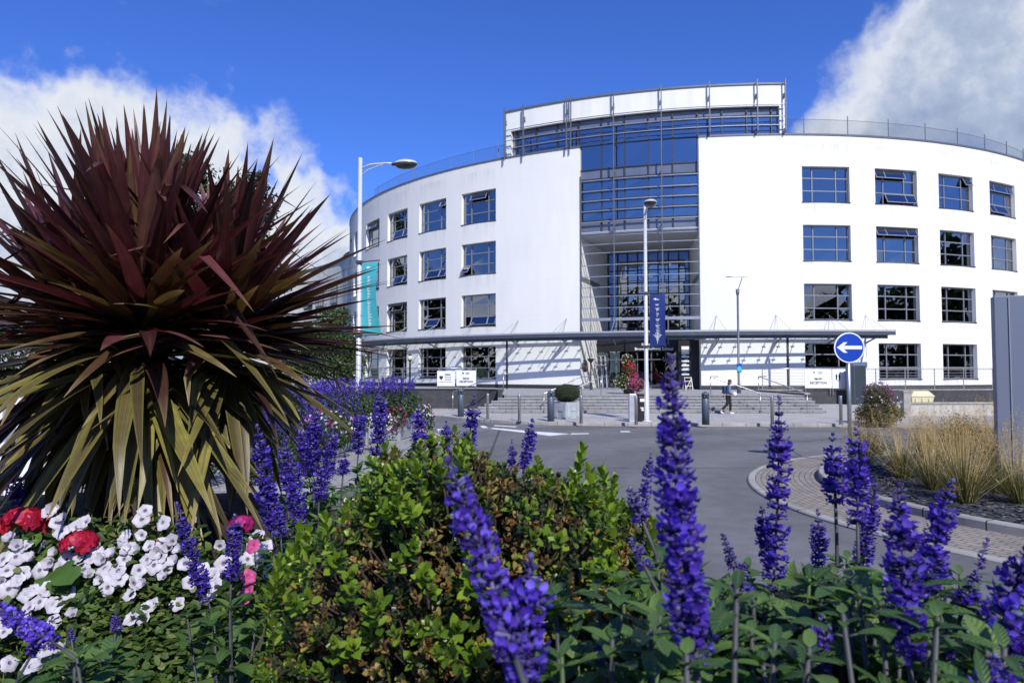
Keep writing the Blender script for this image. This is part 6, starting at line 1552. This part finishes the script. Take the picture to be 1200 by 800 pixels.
petunia('white petunia at the lower left edge below the geraniums', [(8, 668), (10, 690), (22, 680), (26, 672), (18, 652), (3, 655), (38, 690), (30, 695), (24, 724), (34, 712), (46, 705), (12, 776), (4, 740), (55, 690), (4, 728), (2, 682), (60, 708), (52, 760), (35, 780)], .06, 900)
petunia('white petunia with lilac tint under the left red geraniums', [(64, 647), (58, 660), (82, 640), (50, 640), (46, 668), (30, 640), (78, 655), (70, 665), (36, 655), (92, 652), (58, 600), (66, 612), (72, 622), (20, 640), (12, 632), (100, 640)], .05, 700)
petunia('white petunia with two large flowers left of centre in the petunia bed', [(80, 694), (64, 709), (57, 690), (62, 728), (75, 762), (68, 758), (46, 782), (85, 720), (98, 667), (104, 674)], .07, 900)
petunia('white petunia in the middle with the densest flowers', [(115, 650), (122, 665), (130, 672), (118, 680), (138, 668), (140, 678), (126, 688), (112, 640), (145, 655), (131, 650), (120, 656), (158, 683), (150, 646), (143, 632), (107, 655)], .05, 800)
petunia('white petunia below the hanging cordyline tips', [(163, 668), (172, 655), (180, 662), (168, 684), (153, 697), (160, 646), (152, 640), (175, 640), (185, 648), (148, 628), (166, 627), (190, 636), (166, 608), (170, 598)], .05, 800)
petunia('white petunia left of the leaning salvia spike', [(196, 664), (205, 658), (198, 642), (188, 652), (208, 707), (210, 645), (202, 634), (192, 676), (216, 660), (155, 725), (168, 722), (172, 712), (178, 708)], .06, 900)
petunia('white petunia right of the leaning salvia spike', [(243, 675), (250, 685), (222, 682), (236, 668), (246, 692), (262, 660), (258, 640), (250, 672), (290, 655), (305, 660), (312, 640), (300, 628), (322, 690), (308, 650), (318, 668), (296, 640)], .06, 800)
petunia('low white petunia in the shade under the cordyline behind the geraniums', [(62, 596), (75, 608), (90, 618), (100, 612), (190, 612)], .08, 700)
# leafy carpet in front, with small round leaves
t = thing('ground_cover_plant', 'low carpet of small round green leaves in front of the white petunias', 'ground cover', P(170, 760, 1.85)); o = t.location.copy(); mb = MB()
for i in range(4200):
    px, py = U(60, 330), U(672, 830); D = 2.02-(py-690)/100*.16; q = P(px, py, D+U(0, .1))-V((0, 0, U(0, .04))); leaf(mb, q-o, V((U(-1, 1), U(-1, .6), U(-.1, .9))), V((0, -.35, 1)), U(.018, .03), U(.014, .021), .25, .15, 3, ovp)
mb.build('foliage', M['pleaf'], t, True); t['kind'] = 'stuff'
# pink petunia beside the box bush, red geraniums
pk = MB()
t = thing('petunia_plant', 'pink petunia peeping out left of the box bush', 'petunia', P(288, 700, 1.6)); o = t.location.copy()
for i, (px, py) in enumerate(((291, 675), (290, 692), (286, 700), (296, 640))):
    f = bpy.data.objects.new('flower', pf_mesh.copy()); f.data.materials.clear(); f.data.materials.append(M['pinkp']); COL.objects.link(f); f.parent = t; f.location = P(px, py, 1.6)-o; f.rotation_euler = faceq((U(-.6, .6), -.7, .5), U(0, 6)); f.scale = (.6,)*3
blobs('foliage', M['pleaf'], t, [(0, .03, -.08, .1, .06, .16)], 260, .028, .02)
def geranium(label, px, py, D, r, lv=True, mat='geran'):
    c = P(px, py, D); b = V((c.x, c.y+.02, soilz(c.x, c.y))); t = thing('geranium_plant', label, 'geranium', b); q = c-b; mb = MB()
    for i in range(46):
        d = rv(); d.z = abs(d.z)*.9-.15; p = q+V((d.x*r, d.y*r, d.z*r*.8)); 
        for k in range(5):
            a = 2*pi*k/5; u, v = ring_dirs(d.normalized()); oo = u*cos(a)+v*sin(a); leaf(mb, p, oo+d*.25, d, r*.42, r*.36, .2, .1, 3, lambda t: .25+.75*sin(pi*min(1, t*.75+.2)))
    mb.build('flower_head', M[mat], t, True)
    mb = MB(); mb.tube([V((0, 0, 0)), q*.6, q], .004, 6); mb.build('stem', M['gstem'], t)
    if lv:
        mb = MB()
        for i in range(16):
            a = U(0, 6.28); p = V((cos(a)*U(.02, .09), sin(a)*U(.02, .06)-.03, q.z*U(.35, .85))); nn = V((U(-.4, .4), -.6, .7)).normalized(); u, v = ring_dirs(nn)
            n = 18; rr = U(.03, .045); k0 = len(mb.v); vs = [p]+[p+(u*cos(2*pi*k/n)+v*sin(2*pi*k/n))*rr*(1+.09*cos(7*2*pi*k/n))*(.45 if k == 0 else 1)+nn*.006*cos(4*pi*k/n) for k in range(n)]
            mb.raw(vs, [(0, 1+k, 1+(k+1) % n) for k in range(n)])
        mb.build('leaves', M['geranleaf'], t, True)
geranium('bright red geranium head at the left edge of the petunia bed', 27, 609, 2.15, .05); geranium('crimson geranium head touching a cordyline tip', 50, 617, 2.2, .034)
geranium('pinkish red geranium head among the white petunias', 93, 636, 2.08, .046); geranium('small dark red geranium head in the shade under the cordyline', 183, 640, 2.2, .03, False)
geranium('orange red geranium head cut by the left edge', 1, 622, 2.2, .03, False)
geranium('small magenta geranium head below the right hand cordyline leaves', 283, 614, 2.2, .035, False, 'magp')
# ---------------------------------------------------------------- roadside trough planters with salvias
def trough(label, c, L, W, h, rz, panels=6):
    t = thing('trough_planter', label, 'planter', c, rz); 
    for x in (-L/2, L/2):
        for y in (-W/2, W/2): mb = MB(); mb.box((x, y, h/2), (.1, .1, h+.06)); mb.build('corner_post', M['greywood'], t)
    mb = MB(); n = int(L/.16)
    for s in (-1, 1):
        for i in range(n): mb.box((-L/2+.06+(L-.12)*(i+.5)/n, s*W/2, h/2), ((L-.12)/n-.02, .03, h-.04))
        m = int(W/.16)
        for i in range(m): mb.box((s*L/2, -W/2+.06+(W-.12)*(i+.5)/m, h/2), (.03, (W-.12)/m-.02, h-.04))
    mb.box((0, 0, h/2-.02), (L-.06, W-.06, h-.1), m=0); mb.build('slat_panel', M['greywood'], t)
    mb = MB(); mb.quad((-L/2+.03, -W/2+.03, h-.03), (L/2-.03, -W/2+.03, h-.03), (L/2-.03, W/2-.03, h-.03), (-L/2+.03, W/2-.03, h-.03)); mb.build('soil', M['soil'], t); return t
trough('long grey slatted trough planter full of blue salvias on the left pavement', (-5.0, 17.2, PZ), 4.6, 1.5, .72, R_(83)); trough('square grey slatted trough planter nearest the kerb corner', (-3.75, 21.6, PZ), 1.5, 1.2, .72, R_(80))
def clump_mesh():
    t = thing('salvia_plant', '', 'salvia'); mb = MB(); lf = MB()
    for i in range(13):
        a = U(0, 6.28); r = U(0, .27); h = U(.5, .8); p = V((cos(a)*r, sin(a)*r, h)); q = p+V((U(-.05, .05), U(-.05, .05), U(.16, .28))); mb.tube([V((p.x*.4, p.y*.4, .1)), p], .006, 4, 1, False)
        ax = (q-p)
        for k in range(44):
            f = rnd(); d = rv(); leafquad(mb, p+ax*f+V((d.x, d.y, d.z*.3))*.026*(1.15-f*.7), d, .03, .026, 0 if rnd() < .6 else 1)
    for i in range(420):
        d = rv(); q = V((d.x*.32, d.y*.32, .38+d.z*.36)); leafquad(lf, q, d+V((0, 0, .5))+rv()*.5, U(.07, .12), U(.03, .05))
    mb.build('flower_spikes', [M['corolla'], M['calyx']], t); lf.build('leaves', M['gl1'], t); return t
c0 = clump_mesh(); c1 = clump_mesh(); first = {0: True, 1: True}
LBL = 'blue salvia plant massed with others in the grey trough planters on the left pavement'
spots = [(-5.0+x+.1*(y-17), y, .72) for y in (14.9, 15.6, 16.3, 17.0, 17.7, 18.4, 19.1) for x in (-.75, -.25, .25, .7)]+[(-3.75+x, y, .72) for y in (21.0, 21.55, 22.1) for x in (-.55, 0, .5)]+[(-4.25+U(-.2, .2), y, .2) for y in (12.9, 13.4, 13.9, 14.3)]+[(-4.7+U(-.2, .2), y, .25) for y in (12.6, 13.2, 13.8)]+[(-5.3, y, .3) for y in (12.4, 13.2, 14)]+[(-6.6+U(-.3, .3), y, .5) for y in (15, 16, 17, 18, 19, 20)]+[(-4.05, y, .35) for y in (14.6, 15.4, 16.4, 17.5)]
for i, (x, y, z) in enumerate(spots):
    k = i % 2; src = (c0, c1)[k]; loc = (x+U(-.08, .08), y+U(-.08, .08), PZ+z-.12); s = U(1.0, 1.28)
    if first[k]: src.location = loc; first[k] = False; o_ = src
    else: o_ = dup(src, loc, U(0, 6.28))
    o_.scale = (s, s, s); o_['label'] = LBL; o_['group'] = 'salvias in the roadside trough planters'
def trail(label, px, py, Y, mats, rx, rz, nb):
    c = P(px, py, Y); t = thing('petunia_plant', label, 'petunia', c)
    blobs('foliage', M['gl1'], t, [(0, .05, 0, rx, rx*.7, rz)], 500, .07, .05); 
    for nm, mt, fr in mats: blobs(nm, M[mt], t, [(0, -.02, 0, rx*1.05, rx*.8, rz*1.05)], int(nb*fr), .065, .06, .93)
trail('white petunia trailing from the long trough beside its corner post', 444, 494, 17.6, [('white_blossom', 'whitep', 1)], .34, .26, 150)
trail('magenta petunia trailing from the square trough', 461, 490, 20.6, [('magenta_blossom', 'magp', 1)], .4, .34, 170)
trail('pale pink petunia trailing from the front corner of the square trough', 500, 492, 21.0, [('pink_blossom', 'pinkp', .45), ('white_blossom', 'whitep', .6)], .26, .5, 130)
trail('mixed white and pink petunia low on the near trough', 385, 500, 13.0, [('white_blossom', 'whitep', .7), ('pink_blossom', 'magp', .4)], .5, .3, 150)
t = thing('shrub', 'bright lime green shrub among the trough salvias at the foot of the left lamp post', 'shrub', P(410, 472, 19.6)); blobs('foliage', M['treelt'], t, [(0, 0, 0, .5, .45, .38), (.3, 0, -.1, .4, .4, .35)], 1400, .08, .05)
# ---------------------------------------------------------------- white fence beyond the cordyline
fx = P(-30, 500, 7.6); 
t = thing('white_fence', 'white painted metal fence with two rails above solid panels at the left edge', 'fence', (-7.6, 7.6, PZ), R_(4))
mb = MB()
for i in range(5): mb.box((i*.68, 0, .85), (.07, .07, 1.7))
mb.build('post', M['fencewhite'], t); mb = MB(); mb.box((1.36, 0, 1.68), (2.9, .06, .07)); mb.box((1.36, 0, 1.42), (2.9, .05, .06)); mb.box((1.36, 0, 1.2), (2.9, .05, .06)); mb.build('rail', M['fencewhite'], t)
mb = MB()
for i in range(4): mb.box((.34+i*.68, .01, .58), (.58, .025, 1.0))
mb.build('panel', M['fencewhite'], t)
